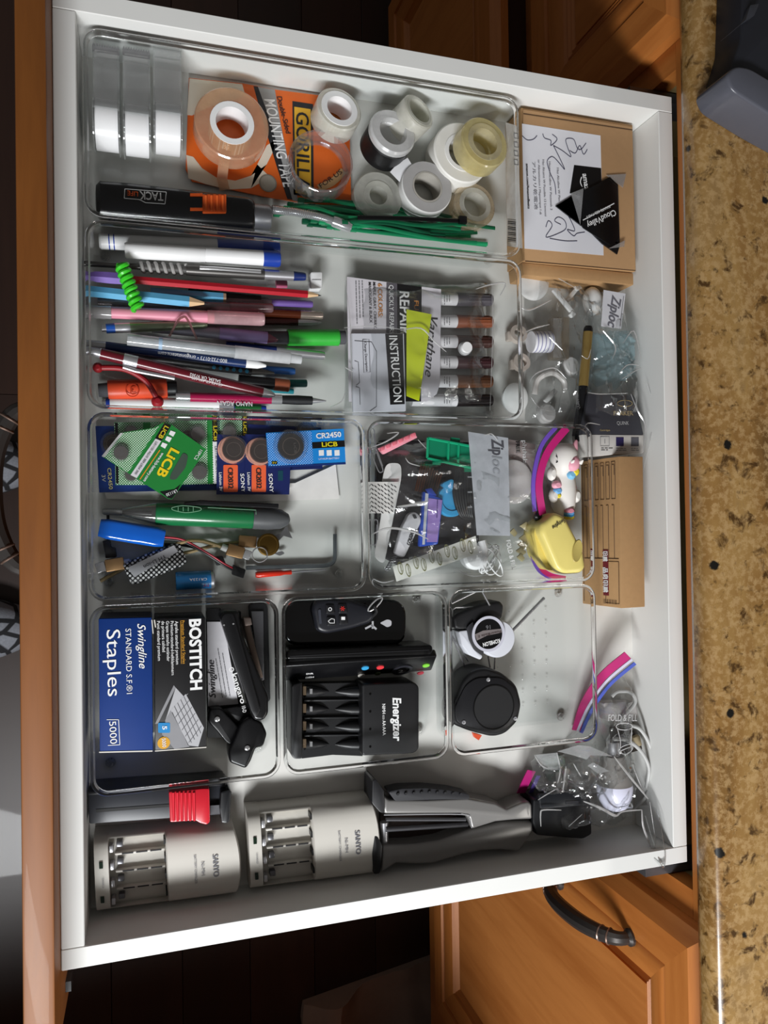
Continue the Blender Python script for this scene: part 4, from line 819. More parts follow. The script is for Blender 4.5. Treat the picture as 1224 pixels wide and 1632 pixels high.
for p_, q_ in (((682, 698), (756, 712)), ((681, 730), (754, 746)), ((682, 698), (681, 730)), ((715, 705), (714, 735)), ((731, 708), (730, 738))): B().tube([W(*p_, .0315), W(*q_, .0315)], .0013, 6).to('raised_edge', M('179a6e', .35), t)
t = thing('nail_file', 'white rounded nail file sticking out above the printed strip', 'nail file', W(615, 800, .012))
B().slab(rnd([(616, 738), (639, 738), (640, 760), (612, 900), (596, 888), (608, 820), (610, 760)], 9), .018, .0195).to('board', M('dcdcda', .6), t)
t = thing('printed_strip', 'white paper strip covered in rows of small black print', 'paper', W(612, 792, .02)); B().slab([(590, 768), (636, 768), (627, 818), (590, 818)], .0215, .0220).to('strip', M('e2e0dc', .7), t)
r = random.Random(5); b = B()
for i in range(8):
    for j in range(7):
        u, v = 592 + i * 5.2, 771 + j * 6.8 + (i % 2) * 2.5
        if u + v * .18 > 770: continue
        b.add([W(u, v, .0223), W(u + 3.6, v + 3.2, .0223), W(u + 3, v + 4.4, .0223), W(u - .6, v + 1.2, .0223)], [(0, 1, 2, 3)])
b.to('fine_print', INK, t, smooth=False, kind='stuff')
t = thing('usb_stick', 'white plastic stick with black lettering and coiled cord end', 'usb stick', W(650, 855, .01))
B().slab(rnd([(652, 818), (662, 815), (671, 823), (672, 832), (645, 889), (629, 883), (641, 840)], 5), .018, .027).to('body', M('d2d2d6', .35), t, bevel=.002); B().slab(rnd([(657, 820), (662, 820), (665, 826), (660, 827)], 1.5), .026, .0274).to('hole', DGREY, t); text(t, 'Spenco', (656, 842), (648, 868), 9, .0272, INK, .02)
B().tube([W(630 - 1.1 * i / 4 * 1.0, 884 + i * .5, .021) + V((.0022 * math.cos(i * .9), .0022 * math.sin(i * .9) * .4, .0022 * math.sin(i * .9))) for i in range(50)], .0006, 5).to('coil_cord', GREY, t)
t = thing('snack_wrapper', 'small blue and purple foil stick packet inside the zip bag', 'packet', W(690, 825, .012))
B().slab([(675, 782), (707, 795), (699, 868), (668, 872)], .020, .027).to('packet', M('1f48b0', .25, 0, .06, 60, .5, .3), t, bevel=.002); decal(t, [(683, 794), (705, 797), (697, 864), (680, 864)], .0271, M('9a80c4', .35), 'purple_face'); decal(t, [(678, 786), (683, 787), (677, 868), (673, 868)], .0271, M('c0c4cc', .35), 'silver_edge')
B().slab([(680, 779), (688, 777), (697, 790), (683, 787)], .021, .029).to('crimped_end', M('27409a', .25), t, bevel=.001)
bars(t, (698, 797), (697, 824), 1, 4, 1.4, .0274, M('4a3a7a', .5), 2)
t = thing('blue_stopper', 'round sky blue plastic cap inside the zip bag', 'cap', W(716, 795, .008)); c = W(716, 798, .016); B().lathe(c, (0, 0, 1), [(.0155, 0), (.0155, .006), (.0145, .0075), (.010, .0075), (.0095, .0065), (.003, .0065)], 32).to('cap', M('3a9cd0', .35), t)
B().slab(rnd([(704, 770), (722, 762), (730, 776), (712, 788)], 5), .016, .0245).to('spout', M('3a9cd0', .35), t, bevel=.0015)
t = thing('black_cable', 'bundled black cable inside the zip bag', 'cable', W(740, 785, .006))
for i in range(7): B().tube(catmull([W(727 + 3.4 * i, 748, .022 + .001 * (i % 3)), W(724 + 4.2 * i, 785, .024), W(732 + 3.2 * i, 818, .022), W(742 + 2 * i, 826, .020)], 6), .0021, 8).to('strand', M('141416', .4), t)
for v in (760, 784, 808): B().tube([W(745, v, .0275), W(752, v, .0275)], .0008, 6).to('metal_pin', CHROME, t)
t = thing('bobby_pins', 'brown hair pins and beads inside the zip bag', 'hair pins', W(680, 760, .006))
for i in range(5): B().tube([W(672 + 7 * i, 738 + 4 * i, .018), W(662 + 7 * i, 782 + 2 * i, .018), W(665 + 7 * i, 783 + 2 * i, .0185), W(676 + 7 * i, 738 + 4 * i, .0185)], .0009, 6).to('pin', M('5a3420', .3, .5), t)
t = thing('dark_lining', 'dark fabric pouch at the bottom of the zip bag', 'pouch', W(680, 800, .003)); B().slab(rnd([(600, 700), (760, 705), (765, 880), (640, 905), (598, 880)], 14), .004, .010).to('fabric', M('2a2628', .85), t, bevel=.002)
for i, (u, v, a_) in enumerate(((594, 705, .1), (602, 735, .35), (597, 850, -.05))):
    t = thing('paper_clip', ('paper clip in the upper left bag corner', 'paper clip leaning beside the pink comb', 'paper clip hanging below the printed strip')[i] + ' ', 'paper clip', W(u, v, .02), 'paper clips'); t['label'] = t['label'].strip()
    d = V((math.sin(a_), -math.cos(a_), 0)); n = V((-d.y, d.x, 0)); c = W(u, v, .0235)
    P_ = lambda x, y: c + d * x * .001 + n * y * .001
    B().tube(catmull([P_(-8, 2), P_(8, 2), P_(10.5, 0), P_(8, -2.6), P_(-10, -2.6), P_(-12.5, 0), P_(-10, 2.8), P_(6, 2.8)], 5), .0005, 6).to('wire', SILV, t)
t = thing('logo_strip', 'white paper strip printed with olive oval logos', 'paper', W(695, 890, .02)); B().slab([(626, 903), (758, 854), (762, 882), (632, 927)], .0235, .0240).to('strip', M('dcdcd4', .7), t)
OL = M('7a7a4a', .6)
for i in range(10):
    f = (i + .5) / 10; u = 632 + 124 * f; v = 906 - 46 * f + (8 if i % 2 else 0) + 2
    c = W(u, v, .0243); s = mpp(u, v, .024); b = B()
    Ls = []
    b.loops([[c + V((k * 4.2 * s * math.cos(q) - k * 1.6 * s * math.sin(q), k * 10 * s * math.sin(q), 0)) for q in [2 * math.pi * j / 16 for j in range(16)]] for k in (1, .84)], False, False).to('oval_logo', OL, t, smooth=False); text(t, 'mendi', (u - 2, v - 7), (u + 1, v + 7), 3.4, .0243, OL)
t = thing('white_disc', 'white round pad behind the frosted label in the zip bag', 'pad', W(822, 768, .008)); c = W(818, 768, .018); B().lathe(c, (0.1, 0, 1), [(.0215, 0), (.0215, .0016), (.020, .0022)], 40).to('pad', M('d2cecc', .5), t)
t = thing('photo_leaflet', 'small glossy printed leaflet behind the zip bag label', 'leaflet', W(825, 715, .012)); B().slab([(805, 699), (853, 708), (852, 752), (810, 748)], .0150, .0156).to('sheet', M('a89a98', .3), t); text(t, 'phthalate', (832, 702), (834, 750), 7, .0158, WHITE, .01); text(t, 'FREE', (822, 704), (823, 722), 6, .0158, INK, .02)
t = thing('earphone_cord', 'white thin earphone cord coiled in the zip bag', 'cable', W(775, 890, .008))
r = random.Random(2)
for k in range(5): B().tube(catmull([W(775 + 14 * math.cos(q + k) + 3 * k, 888 + 22 * math.sin(q) + 2 * k, .020 + .0012 * k + .002 * math.sin(q * 2)) for q in [2 * math.pi * i / 10 * 1.0 for i in range(11)]], 4), .0007, 6).to('loop', WHITE, t)
B().lathe(W(752, 886, .012), (0, 0, 1), [(.013, 0), (.013, .009), (.010, .0115)], 30).to('case', M('e2e2e2', .35), t); B().tube(catmull([W(768, 862, .022), W(772, 880, .023), W(768, 905, .021)], 6), .004, 10).to('cable_sleeve', WHITE, t)
t = thing('dried_flower', 'crumpled cream paper scraps near the bag opening', 'paper scraps', W(828, 870, .008))
for i in range(6): u, v = 818 + r.uniform(0, 22), 838 + i * 10; wv = r.uniform(6, 11); B().slab([(u - wv, v), (u, v - 7), (u + wv, v + 2), (u + 2, v + 8)], .014 + .001 * i, .0165 + .001 * i).to('scrap', M('b8ac80', .7), t, bevel=.001)
# the zip bag itself
t = thing('zip_bag', 'clear zip bag with frosted label panel and magenta zipper strip', 'bag', W(740, 805, .003))
pouch(t, 'film', [(588, 702), (888, 704), (888, 908), (588, 912)], .0032, .033, 44, 44, 11, .009, None, lambda s, q: 1 if s < .78 else max(.25, 1 - (s - .78) * 3.6))
pp = [W(746, 688, .0385), W(810, 698, .0385), W(813, 854, .0385), W(760, 853, .0385)]
lab = B().loops([[p - V((0, 0, .0003)) for p in pp[::-1]], [p for p in pp[::-1]]]).to('label_panel', clear('f0f2f4', .35, .03, .3, 3, .66, 'd6dae0', key='lp'), t)
text(t, 'Zip', (783, 700), (785, 726), 19, .0386, M('4a4a50', .5), .02, .2); text(t, 'loc', (784, 727), (786, 756), 16, .0386, M('8c9096', .5), .01, .2)
MZ = M('b8206e', .35); VZ = M('6a4ab0', .35)
ribbon(t, 'zipper', [(903, 682), (872, 722), (859, 770), (865, 820)], 11, MZ, [.046, .045, .042, .034]); ribbon(t, 'zipper_edge', [(886, 681), (862, 712), (850, 765), (852, 815)], 6, VZ, [.046, .045, .042, .034])
ribbon(t, 'zipper', [(856, 880), (862, 905), (878, 917), (901, 922)], 7, MZ, [.016, .02, .024, .026]); ribbon(t, 'zipper_edge', [(850, 840), (847, 880), (858, 908), (878, 922)], 5, VZ, [.016, .018, .02, .024])
text(t, 'FOLD & FILL', (806, 862), (816, 908), 7, .0385, WHITE)
# unicorn figure
t = thing('unicorn_figure', 'white toy unicorn with pink mane and rainbow wings lying on its back', 'toy', W(900, 770, .004))
FUR = M('e6e2dc', .5, 0, .02)
B().slab(rnd([(866, 718), (896, 718), (897, 862), (866, 862)], 8), .004, .012).to('backing_box', M('d4d2d4', .5), t, bevel=.002)
a, e = W(899, 733, .030), W(897, 815, .022); ax = (e - a).normalized(); Lu = (e - a).length
B().lathe(a, ax, [(.004, -.0165), (.0095, -.014), (.0130, -.008), (.0142, -.001), (.0130, .007), (.0105, .0125), (.0105, .017), (.0120, .023), (.0126, .032), (.0118, Lu * .9), (.009, Lu), (.003, Lu + .003)], 26).to('body', FUR, t, ang=70)
c = W(915, 716, .036); e2 = W(918, 704, .038); B().lathe(c, e2 - c, [(.0040, -.002), (.0034, .002), (.0015, .0085), (.0004, .0095)], 14).to('horn', M('e0a0ac', .45), t)
B().ball(W(912, 738, .039), .0078, 16, (1, 1.15, .8)).to('mane', M('e8a4b4', .5), t); B().ball(W(915, 751, .037), .0052, 14).to('mane_curl', M('e6d23a', .5), t); B().ball(W(909, 756, .036), .0056, 14).to('mane_curl', M('7ab8dc', .5), t)
for u, v in ((911, 737), (925, 737)): B().lathe(W(u, v, .0425), (.2, .5, 1), [(.0026, 0), (.0018, .002), (.0004, .0045)], 10).to('ear', FUR, t)
stroke(t, [(886, 726), (889, 730), (889, 735), (886, 737)], 2, .0375, INK, 'eye')
for du, dv in ((0, 0), (24, 4)):
    for k, (dy, cc, rr) in enumerate(((0, 'e8a4b4', .0054), (9, '6aa8dc', .0048), (17, 'e6d23a', .0032))): B().ball(W(887 + du + k * 1.4, 773 + dv + dy, .034 - (.008 if du else 0)), rr, 12, (1, .8, .7)).to('wing_feather', M(cc, .5), t)
for u, v in ((879, 755), (882, 790), (918, 790)): B().ball(W(u, v, .031 if u < 900 else .026), .0055, 12, (.8, 1.3, 1)).to('leg', FUR, t)
for k, cc in enumerate(('d88a9c', '6aa8dc', '3a86b8', 'd8c83a')): B().ball(W(907, 814 + 3.2 * k, .032 - .001 * k), .0050, 12, (1.1, .7, 1)).to('tail_curl', M(cc, .5), t)
# yellow mini stapler
YEL = M('e6d57c', .32, 0, .03); t = thing('mini_stapler', 'pale yellow mini stapler lying beside the unicorn', 'stapler', W(893, 868, .006))
B().slab(rnd([(851, 850), (855, 834), (880, 818), (890, 820), (868, 838), (866, 862), (880, 905), (885, 910), (872, 908), (858, 885)], 4), .014, .036).to('base', M('dcc86a', .35), t, bevel=.003, seg=3)
B().slab(rnd([(862, 848), (864, 834), (886, 816), (902, 824), (931, 878), (935, 905), (927, 914), (900, 916), (888, 908)], 6), .020, .048).to('lever', YEL, t, bevel=.005, seg=4)
c = W(920, 878, .0484); n_ = V((.3, .95, 0)).normalized()
B().loops([[c + V((k * (.0050 * math.cos(q)) + .0028 * k * math.sin(q), k * .0110 * math.sin(q) - k * .002 * math.cos(q), dz)) for q in [2 * math.pi * i / 28 for i in range(28)]] for k, dz in ((1, -.0002), (.92, .0006), (.8, .0002))]).to('thumb_rest', M('b8a65c', .4), t)
B().slab([(864, 846), (871, 846), (884, 902), (880, 904)], .020, .034).to('staple_channel', M('caa45a', .4), t, bevel=.001); B().slab([(876, 895), (884, 890), (888, 902), (882, 906)], .012, .022).to('anvil', SILV, t)
text(t, 'Swingline', (899, 826), (879, 839), 6, .0483, INK, .015, .3)
B().ball(W(856, 822, .03), .005, 12).to('hinge_knob', BLACK, t)

# ================================================================== right side of the drawer
# large cardboard box
t = thing('cardboard_box', 'flat brown cardboard mailing box with white printed label', 'box', (.536, -.047, 0))
B().prism([(.4735, .0268), (.5990, .0275), (.5995, -.1215), (.4728, -.1220)], 0, .0345).to('body', KRAFT, t, bevel=.0008)
zt = .0368
B().slab([(834, 174), (1008, 202), (1013, 431), (836, 415)], .0346, zt).to('lid', M('b48e66', .75, 0, .06, 200, .3, 0, .1), t, bevel=.0006)
stroke(t, [(834, 181), (1008, 207)], 1.4, zt, M('4a3420', .8), 'lid_fold', 1); stroke(t, [(837, 416), (1013, 431)], 1.6, zt - .0004, M('4a3420', .8), 'lid_fold', 1)
B().prism([(.4735, -.1222), (.5990, -.1222), (.5990, -.1345), (.475, -.1345)], 0.001, .031).to('front_flap', KRAFT, t, bevel=.001)
lb = decal(t, [(832, 197), (957, 216), (962, 407), (836, 396)], zt, M('e0e0e6', .7, 0, .02), 'label')
INKB = M('3a3a56', .6); INKG = M('77777e', .6)
text(t, 'amazon.com/AmazonBasics', (838, 261), (841, 333), 3.6, zt + .0004, INK, .02); text(t, 'Haz Alcaine W Possible 13 Lisosoni', (864, 255), (868, 345), 3.4, zt + .0004, INKG); text(t, 'or Alimentation I Mapsempat I di', (857, 255), (860, 342), 3.2, zt + .0004, INKG); text(t, 'Haute Alcaline W Piezasnik 3', (874, 258), (877, 335), 3.4, zt + .0004, INKG); text(t, 'Haz Alcaline W Piec', (887, 268), (890, 322), 3.4, zt + .0004, INKG)
text(t, 'アルカリ乾電池', (848, 258), (852, 334), 4.5, zt + .0004, INKG)
for q in ([(832, 216), (840, 223), (850, 222), (856, 216)], [(865, 213), (868, 220), (878, 224), (878, 232), (888, 222), (880, 214)], [(882, 232), (892, 252), (900, 270), (893, 262), (884, 252), (878, 250), (872, 258), (877, 276), (884, 292), (886, 310)], [(882, 232), (896, 240), (910, 250), (905, 236), (902, 222), (914, 222), (920, 236), (926, 238), (934, 228)], [(908, 240), (917, 244), (924, 232), (930, 246), (936, 238)], [(870, 362), (874, 352), (880, 360), (870, 378), (890, 372), (902, 364), (900, 352), (890, 346), (884, 352), (894, 358)], [(906, 345), (910, 352), (916, 368), (904, 366), (914, 376), (920, 372), (932, 370)], [(876, 380), (900, 384), (920, 384)]): stroke(t, q, 1.0, zt + .0003, INKB, 'scribble')
decal(t, [(915, 263), (958, 268), (960, 320), (908, 308)], zt + .0002, M('0c0c0e', .4), 'black_sticker'); text(t, 'amaz', (928, 277), (932, 303), 8, zt + .0006, WHITE, .02); stroke(t, [(927, 282), (925, 290), (928, 298)], 1.4, zt + .0004, WHITE, 'smile')
# gel pad packet
t = thing('gel_pad_packet', 'glossy black gel pad in a clear wrapper on the cardboard box', 'packet', W(950, 340, zt))
B().slab([(886, 328), (913, 311), (930, 358), (960, 388), (984, 405), (988, 391), (985, 295), (972, 282), (926, 305), (930, 360), (926, 359)], zt + .0004, zt + .0018).to('backing', M('151517', .3), t)
B().slab(rnd([(926, 306), (970, 284), (985, 296), (988, 380), (974, 392), (928, 362)], 3), zt + .0018, zt + .0032).to('pad', M('0b0b0d', .25), t, bevel=.0005)
B().slab([(966, 279), (998, 277), (993, 299)], zt + .0012, zt + .0016).to('wrapper_tip', clear('f2f2f2', .1, .12, .6, 2, .3, key='wt'), t); B().slab([(910, 308), (930, 300), (925, 358)], zt + .0034, zt + .0036).to('wrapper_tip', clear('f2f2f2', .1, .12, .6, 2, .3, key='wt'), t); B().slab([(970, 396), (996, 383), (995, 393)], zt + .0034, zt + .0038).to('wrapper_tip', clear('f2f2f2', .1, .12, .6, 2, .3, key='wt'), t)
text(t, 'CloudValley', (979, 334), (934, 356), 8, zt + .0034, WHITE, .01); text(t, 'FIXATE GEL PADS', (971, 327), (934, 345), 3.6, zt + .0034, WHITE); stroke(t, [(979, 324), (929, 351)], 1.2, zt + .0034, WHITE, 'rule', 1)

# bag of white hooks
HK = M('dededc', .4, 0, .02)
def disc(nm, lab, u, v, z, rp, sy=1.0):
    t = thing(nm, lab, 'hook', W(u, v, z - .004), 'white hooks'); c = W(u, v, z); R = rp * mpp(u, v, z)
    B().lathe(c - V((0, 0, .003)), (.15, -.1, 1), [(R, 0), (R, .002), (R * .85, .0034), (R * .2, .0036)], 32).to('disc', HK, t); return t
disc('hook_disc', 'large white round hook pad at the top of the hook bag', 851, 447, .020, 27); disc('hook_disc', 'white round pad behind the pen bin corner', 822, 634, .014, 22)
t = thing('plastic_stick', 'long white plastic stick leaning in the hook bag', 'stick', W(898, 482, .01)); B().slab(rnd([(880, 462), (886, 459), (917, 497), (914, 503)], 2), .018, .021).to('stick', HK, t, bevel=.0008); B().slab(rnd([(912, 494), (919, 500), (914, 506), (908, 501)], 2), .017, .022).to('stick_tip', HK, t, bevel=.0008)
t = thing('plastic_stick', 'short white plastic stick crossing near the cardboard box', 'stick', W(911, 470, .006)); B().slab(rnd([(900, 478), (918, 457), (923, 461), (906, 482)], 2), .010, .0125).to('stick', HK, t, bevel=.0008); B().slab(rnd([(916, 455), (923, 455), (925, 462), (918, 463)], 2), .0095, .0135).to('stick_tip', HK, t, bevel=.0008)
t, a, ax, L = pen('tape_spool', 'small white spool with violet stripes in the hook bag', 'spool', (846, 545), (876, 545), .018, .018, [('spool', M('dcdce0', .5), [(0, 10.5), (1, 10.5)])] + [('stripe', M('8a88a8', .5), [(.12 + .2 * i, 10.6), (.17 + .2 * i, 10.6)]) for i in range(5)], None, 28)
t = thing('clear_case', 'small empty clear plastic case in the hook bag', 'case', W(893, 538, .006)); B().slab(rnd(rect(880, 505, 908, 572), 3), .010, .020).to('case', clear('e4dcd0', .1, .06, .5, 2.5, .18, 'cabfae', key='cc'), t, bevel=.001); B().slab(rect(882, 507, 895, 570), .0200, .0206).to('lid', clear('f0ece4', .1, .06, .5, 2.5, .3, key='cl'), t)
t = thing('curved_hook', 'clear and white curved hook near the bottom of the hook bag', 'hook', W(875, 620, .006)); B().tube(catmull([W(852, 628, .016), W(858, 604, .018), W(880, 594, .019), W(898, 606, .018), W(900, 622, .016)], 6), .0030, 10).to('arc', M('d0ccc8', .35), t); B().slab(rnd([(867, 638), (884, 619), (890, 624), (873, 642)], 2), .018, .021).to('tab', HK, t, bevel=.0008)
for k, (u, v, lab) in enumerate(((868, 660, 'small white cap at the lower end of the hook bag'), (905, 585, 'little white cap beside the black and gold pen'))):
    t = thing('hook_cover', lab, 'cap', W(u, v, .004)); B().lathe(W(u, v, .006), (.1, .1, 1), [(.0095, 0), (.0095, .006), (.008, .0075), (.004, .0078)], 24).to('cap', M('d6d4d2', .4), t); B().lathe(W(u, v, .005), (.1, .1, 1), [(.0105, 0), (.0105, .002)], 24).to('flange', M('cac8c6', .4), t)
for k, (u, v) in enumerate(((823, 535), (828, 580))):
    t = thing('cable_clip', ('pale round cable clip, upper one behind the bin wall', 'pale round cable clip, lower one behind the bin wall')[k], 'clip', W(u, v, .004)); B().lathe(W(u, v, .006), (0, .2, 1), [(.005, 0), (.009, 0), (.009, .006), (.005, .006)], 24, True).to('ring', M('c4b8ae', .5), t); B().slab(rnd([(u - 14, v - 8), (u - 4, v - 8), (u - 4, v + 8), (u - 14, v + 8)], 3), .004, .010).to('base', M('b8aca2', .5), t, bevel=.001)
t = thing('hook_bag', 'crinkled clear bag full of white hooks beside the pen bin', 'bag', W(880, 555, .0005)); pouch(t, 'film', [(838, 418), (932, 452), (936, 690), (842, 672)], .001, .030, 34, 46, 21, .011)
# zip bag with pen, blue plastic and ink box
t, a, ax, L = pen('fountain_pen', 'black and gold pen in the clear bag beside the ink box', 'pen', (938, 520), (922, 704), .034, .030, [('cap_end', BLACK, [(0, 3.4), (.02, 4.4), (.05, 4.6)]), ('gold_barrel', metal('b09458', .25), [(.05, 4.7), (.52, 4.8)]), ('black_barrel', M('121214', .25), [(.52, 4.6), (.97, 4.0), (1, 3.0)])], None, 20)
text(t, 'QUANTUM', (924, 652), (921, 625), 5, .0365, M('8a8a8c', .4))
t = thing('ink_cartridge_box', 'dark grey ink cartridge box with gold lettering and white band', 'box', W(975, 680, .004))
B().slab([(938, 627), (1012, 630), (1026, 693), (928, 692)], .020, .040).to('dark_panel', M('34343a', .5), t, bevel=.0008); B().slab([(928, 692.4), (1026, 693.4), (1025, 722), (935, 727)], .020, .040).to('white_panel', M('c9c5c0', .55), t, bevel=.0006)
GO = M('b09a6a', .4)
text(t, 'PARKER', (978, 662), (1009, 662), 6, .0403, GO); text(t, 'QUINK', (983, 677), (1002, 677), 5, .0403, M('a8a8a8', .5)); text(t, 'Cartridges', (956, 687), (972, 687), 2.6, .0403, GO)
cc = [(996 + 12 * math.cos(q), 643 + 5 * math.sin(q)) for q in [2 * math.pi * i / 14 for i in range(15)]]; stroke(t, cc, .8, .0403, GO, 'emblem', 2); stroke(t, [(996, 635), (996, 652)], .8, .0403, GO, 'emblem', 1)
for u, m_ in ((964, None), (988, M('2a2450', .5)), (1012, M('55555c', .5))):
    if m_: decal(t, rect(u - 6, 697, u + 6, 711), .0402, m_, 'icon')
    else:
        stroke(t, [(u - 7, 696), (u + 7, 696), (u + 7, 711), (u - 7, 711), (u - 7, 696)], .8, .0402, GREY, 'icon', 1); stroke(t, [(u, 700), (u, 707)], .9, .0402, GREY, 'icon', 1)
    bars(t, (u - 6, 714), (u + 7, 714), 2, 3, 1, .0402, GREY, int(u))
t = thing('blue_gel_bag', 'pale blue crumpled plastic film above the ink box', 'plastic film', W(985, 575, .006)); pouch(t, 'film', [(938, 534), (994, 530), (1000, 612), (940, 616)], .012, .026, 26, 26, 31, .010, clear('f4fafc', .12, .05, .4, 2.5, .20, 'c8ecf4', key='bf'))
t = thing('white_hook_ball', 'white rounded plastic hook under the zip bag label', 'hook', W(945, 478, .006)); B().ball(W(944, 480, .018), .0105, 18, (1, 1.4, .8)).to('shell', HK, t, ang=60); B().lathe(W(944, 480, .008), (0, 0, 1), [(.012, 0), (.012, .002)], 24).to('base', HK, t)
t = thing('zip_bag', 'clear zip bag with white label by the drawer back, holding the ink box', 'bag', W(980, 590, .001)); pouch(t, 'film', [(903, 466), (984, 468), (997, 704), (903, 704)], .002, .044, 34, 50, 41, .010, None, lambda s, q: .62 + .38 * min(1, q * 1.6))
lab = decal(t, [(962, 462), (997, 468), (990, 524), (958, 520)], .036, M('cfcfd4', .6), 'label'); text(t, 'Ziploc', (976, 470), (968, 520), 15, .0363, M('6a6a72', .5), .02, .2); stroke(t, [(994, 472), (988, 520)], 1, .0362, GREY, 'label_edge', 1)
# standing cardboard box
t = thing('staple_box', 'narrow brown cardboard box with printed line drawings and dark red label', 'box', (.575, -.385, 0))
f0, f1 = V((.5530, -.3120, 0)), V((.5522, -.4585, 0)); f2, f3 = V((.5630, -.4585, .052)), V((.5640, -.3110, .052)); dx = V((.0272, 0, -.0008))
B().loops([[f0, f1, f1 + V((.028, 0, 0)), f0 + V((.028, 0, 0))], [f3, f2, f2 + dx, f3 + dx]]).to('body', KRAFT, t, bevel=.0006)
O_, XD, YD = f0, (f1 - f0), (f3 - f0); NR = YD.cross(XD).normalized(); NR = NR if NR.x < 0 else -NR
FP = lambda s, q: O_ + XD * s + YD * q + NR * .0004
LN = M('4a3420', .7)
def fline(pts, nm='drawn_line'): B().tube([FP(*p) for p in pts], .00035, 4).to(nm, LN, t)
for i in range(6):
    q = .10 + .14 * i; fline([(.03, q), (.03, q + .09), (.28, q + .09), (.28, q), (.03, q)]); fline([(.05, q + .02), (.05, q + .07), (.12, q + .07)]) ; fline([(.32, q), (.32, q + .05), (.68, q + .05)])
fline([(.02, .05), (.98, .05)]); fline([(.68, .08), (.68, .95)]); fline([(.80, .62), (.98, .62), (.98, .95), (.70, .95), (.70, .62), (.80, .62)])
lp = [FP(.62, .56), FP(.93, .56), FP(.93, .70), FP(.62, .70)]; lp = [p + NR * .0002 for p in lp]
B().add(lp, [(0, 1, 2, 3)]).to('red_label', M('6a1220', .5), t, smooth=False)
xd = (XD * -1).normalized(); up = YD.normalized()
text3(t, '無印良品', FP(.91, .575) + NR * .0006, xd, up * 1.0, XD.length * .17, .0052, WHITE, .02); text3(t, '無印', FP(.70, .575) + NR * .0006, xd, up, XD.length * .07, .0052, WHITE, .02)
for i in range(16): B().add([FP(.955, .55 + .022 * i), FP(.985, .55 + .022 * i), FP(.985, .55 + .022 * i + (.012 if i % 3 else .006)), FP(.955, .55 + .022 * i + (.012 if i % 3 else .006))], [(0, 1, 2, 3)]).to('barcode_bar', LN, t, smooth=False)

# ================================================================== bin 5: staples
SWB = M('0d3276', .6, 0, .05, 90, .25); CRM = M('d8d4cc', .6)
t = thing('staples_box', 'blue box of standard staples with white lettering', 'box', W(200, 1090, .003)); zt = .044
B().slab([(157, 986), (242, 984), (244, 1197), (159, 1200)], .003, zt).to('carton', SWB, t, bevel=.0007)
p0, p1 = W(157, 986, zt), W(242, 984, zt)
B().loops([[V((p0.x + .0006, p0.y + .0002, .0035)), V((p1.x - .0006, p1.y + .0002, .0035)), V((p1.x - .0006, p1.y + .0006, .0035)), V((p0.x + .0006, p0.y + .0006, .0035))], [V((p0.x + .0006, p0.y + .0002, zt - .0008)), V((p1.x - .0006, p1.y + .0002, zt - .0008)), V((p1.x - .0006, p1.y + .0006, zt - .0008)), V((p0.x + .0006, p0.y + .0006, zt - .0008))]]).to('end_flap', M('1a1c28', .5), t)
text(t, 'Swingline', (219, 994), (222, 1066), 13, zt + .0002, WHITE, .005, .35); text(t, 'STANDARD S.F.®1', (200, 1002), (202, 1106), 9, zt + .0002, WHITE); text(t, 'Staples', (170, 1004), (172, 1110), 22, zt + .0002, WHITE); text(t, '5000', (174, 1150), (176, 1186), 11, zt + .0002, WHITE)
for q in ([(170, 1147), (189, 1147)], [(189, 1147), (191, 1187)], [(191, 1187), (172, 1188)]): stroke(t, q, 1.0, zt + .0001, WHITE, 'box_rule', 1)
stroke(t, [(158, 1199), (243, 1197)], 2, zt + .0001, CRM, 'worn_edge', 1); stroke(t, [(242, 988), (244, 1010)], 1.6, zt + .0001, CRM, 'worn_edge', 1)
t = thing('staples_box', 'black box of premium staples with picture of staple strips', 'box', W(287, 1090, .003)); zt = .046
B().slab([(246, 986), (327, 984), (329, 1192), (247, 1198)], .003, zt).to('carton', M('121113', .42, 0, .05), t, bevel=.0007)
text(t, 'BOSTITCH', (302, 987), (304, 1100), 18, zt + .0002, WHITE, .035); text(t, 'Premium Standard Staples', (289, 989), (291, 1058), 5, zt + .0002, M('c8902a', .5), .005); stroke(t, [(288, 989), (289, 1058)], .8, zt + .0001, M('c8902a', .5), 'rule', 1)
for i, s_ in enumerate(('Agrafes standard premium', 'Premium-standard-heftklammern', 'Grapas tamaño estándar', 'de primera calidad', 'Punti standard premium')): text(t, s_, (279 - 7.2 * i, 990), (280.5 - 7.2 * i, (1059, 1076, 1054, 1039, 1053)[i]), 5, zt + .0002, WHITE)
SG = M('9c9ca0', .35, .3); SG2 = M('c4c4c8', .35, .3); SG3 = M('6c6c70', .4)
decal(t, [(277, 1092), (280, 1096), (252, 1153), (247, 1154)], zt, SG, 'staple_picture'); decal(t, [(280, 1096), (293, 1110), (300, 1105), (270, 1140), (263, 1150)], zt, SG2, 'staple_picture'); decal(t, [(273, 1131), (296, 1106), (325, 1160), (316, 1190), (300, 1188)], zt + .0001, SG2, 'staple_picture'); decal(t, [(265, 1145), (272, 1132), (302, 1190), (278, 1194), (258, 1170)], zt + .0001, SG, 'staple_picture')
for i in range(4): stroke(t, [(278 + 5 * i, 1126 - 5.2 * i), (305 + 5 * i, 1184 - 5 * i)], .8, zt + .0003, SG3, 'staple_joint', 1)
for i in range(5): stroke(t, [(279 + 5.4 * i, 1144 + 10 * i), (301 + 5 * i, 1117 + 10 * i)], .7, zt + .0003, SG3, 'staple_joint', 1)
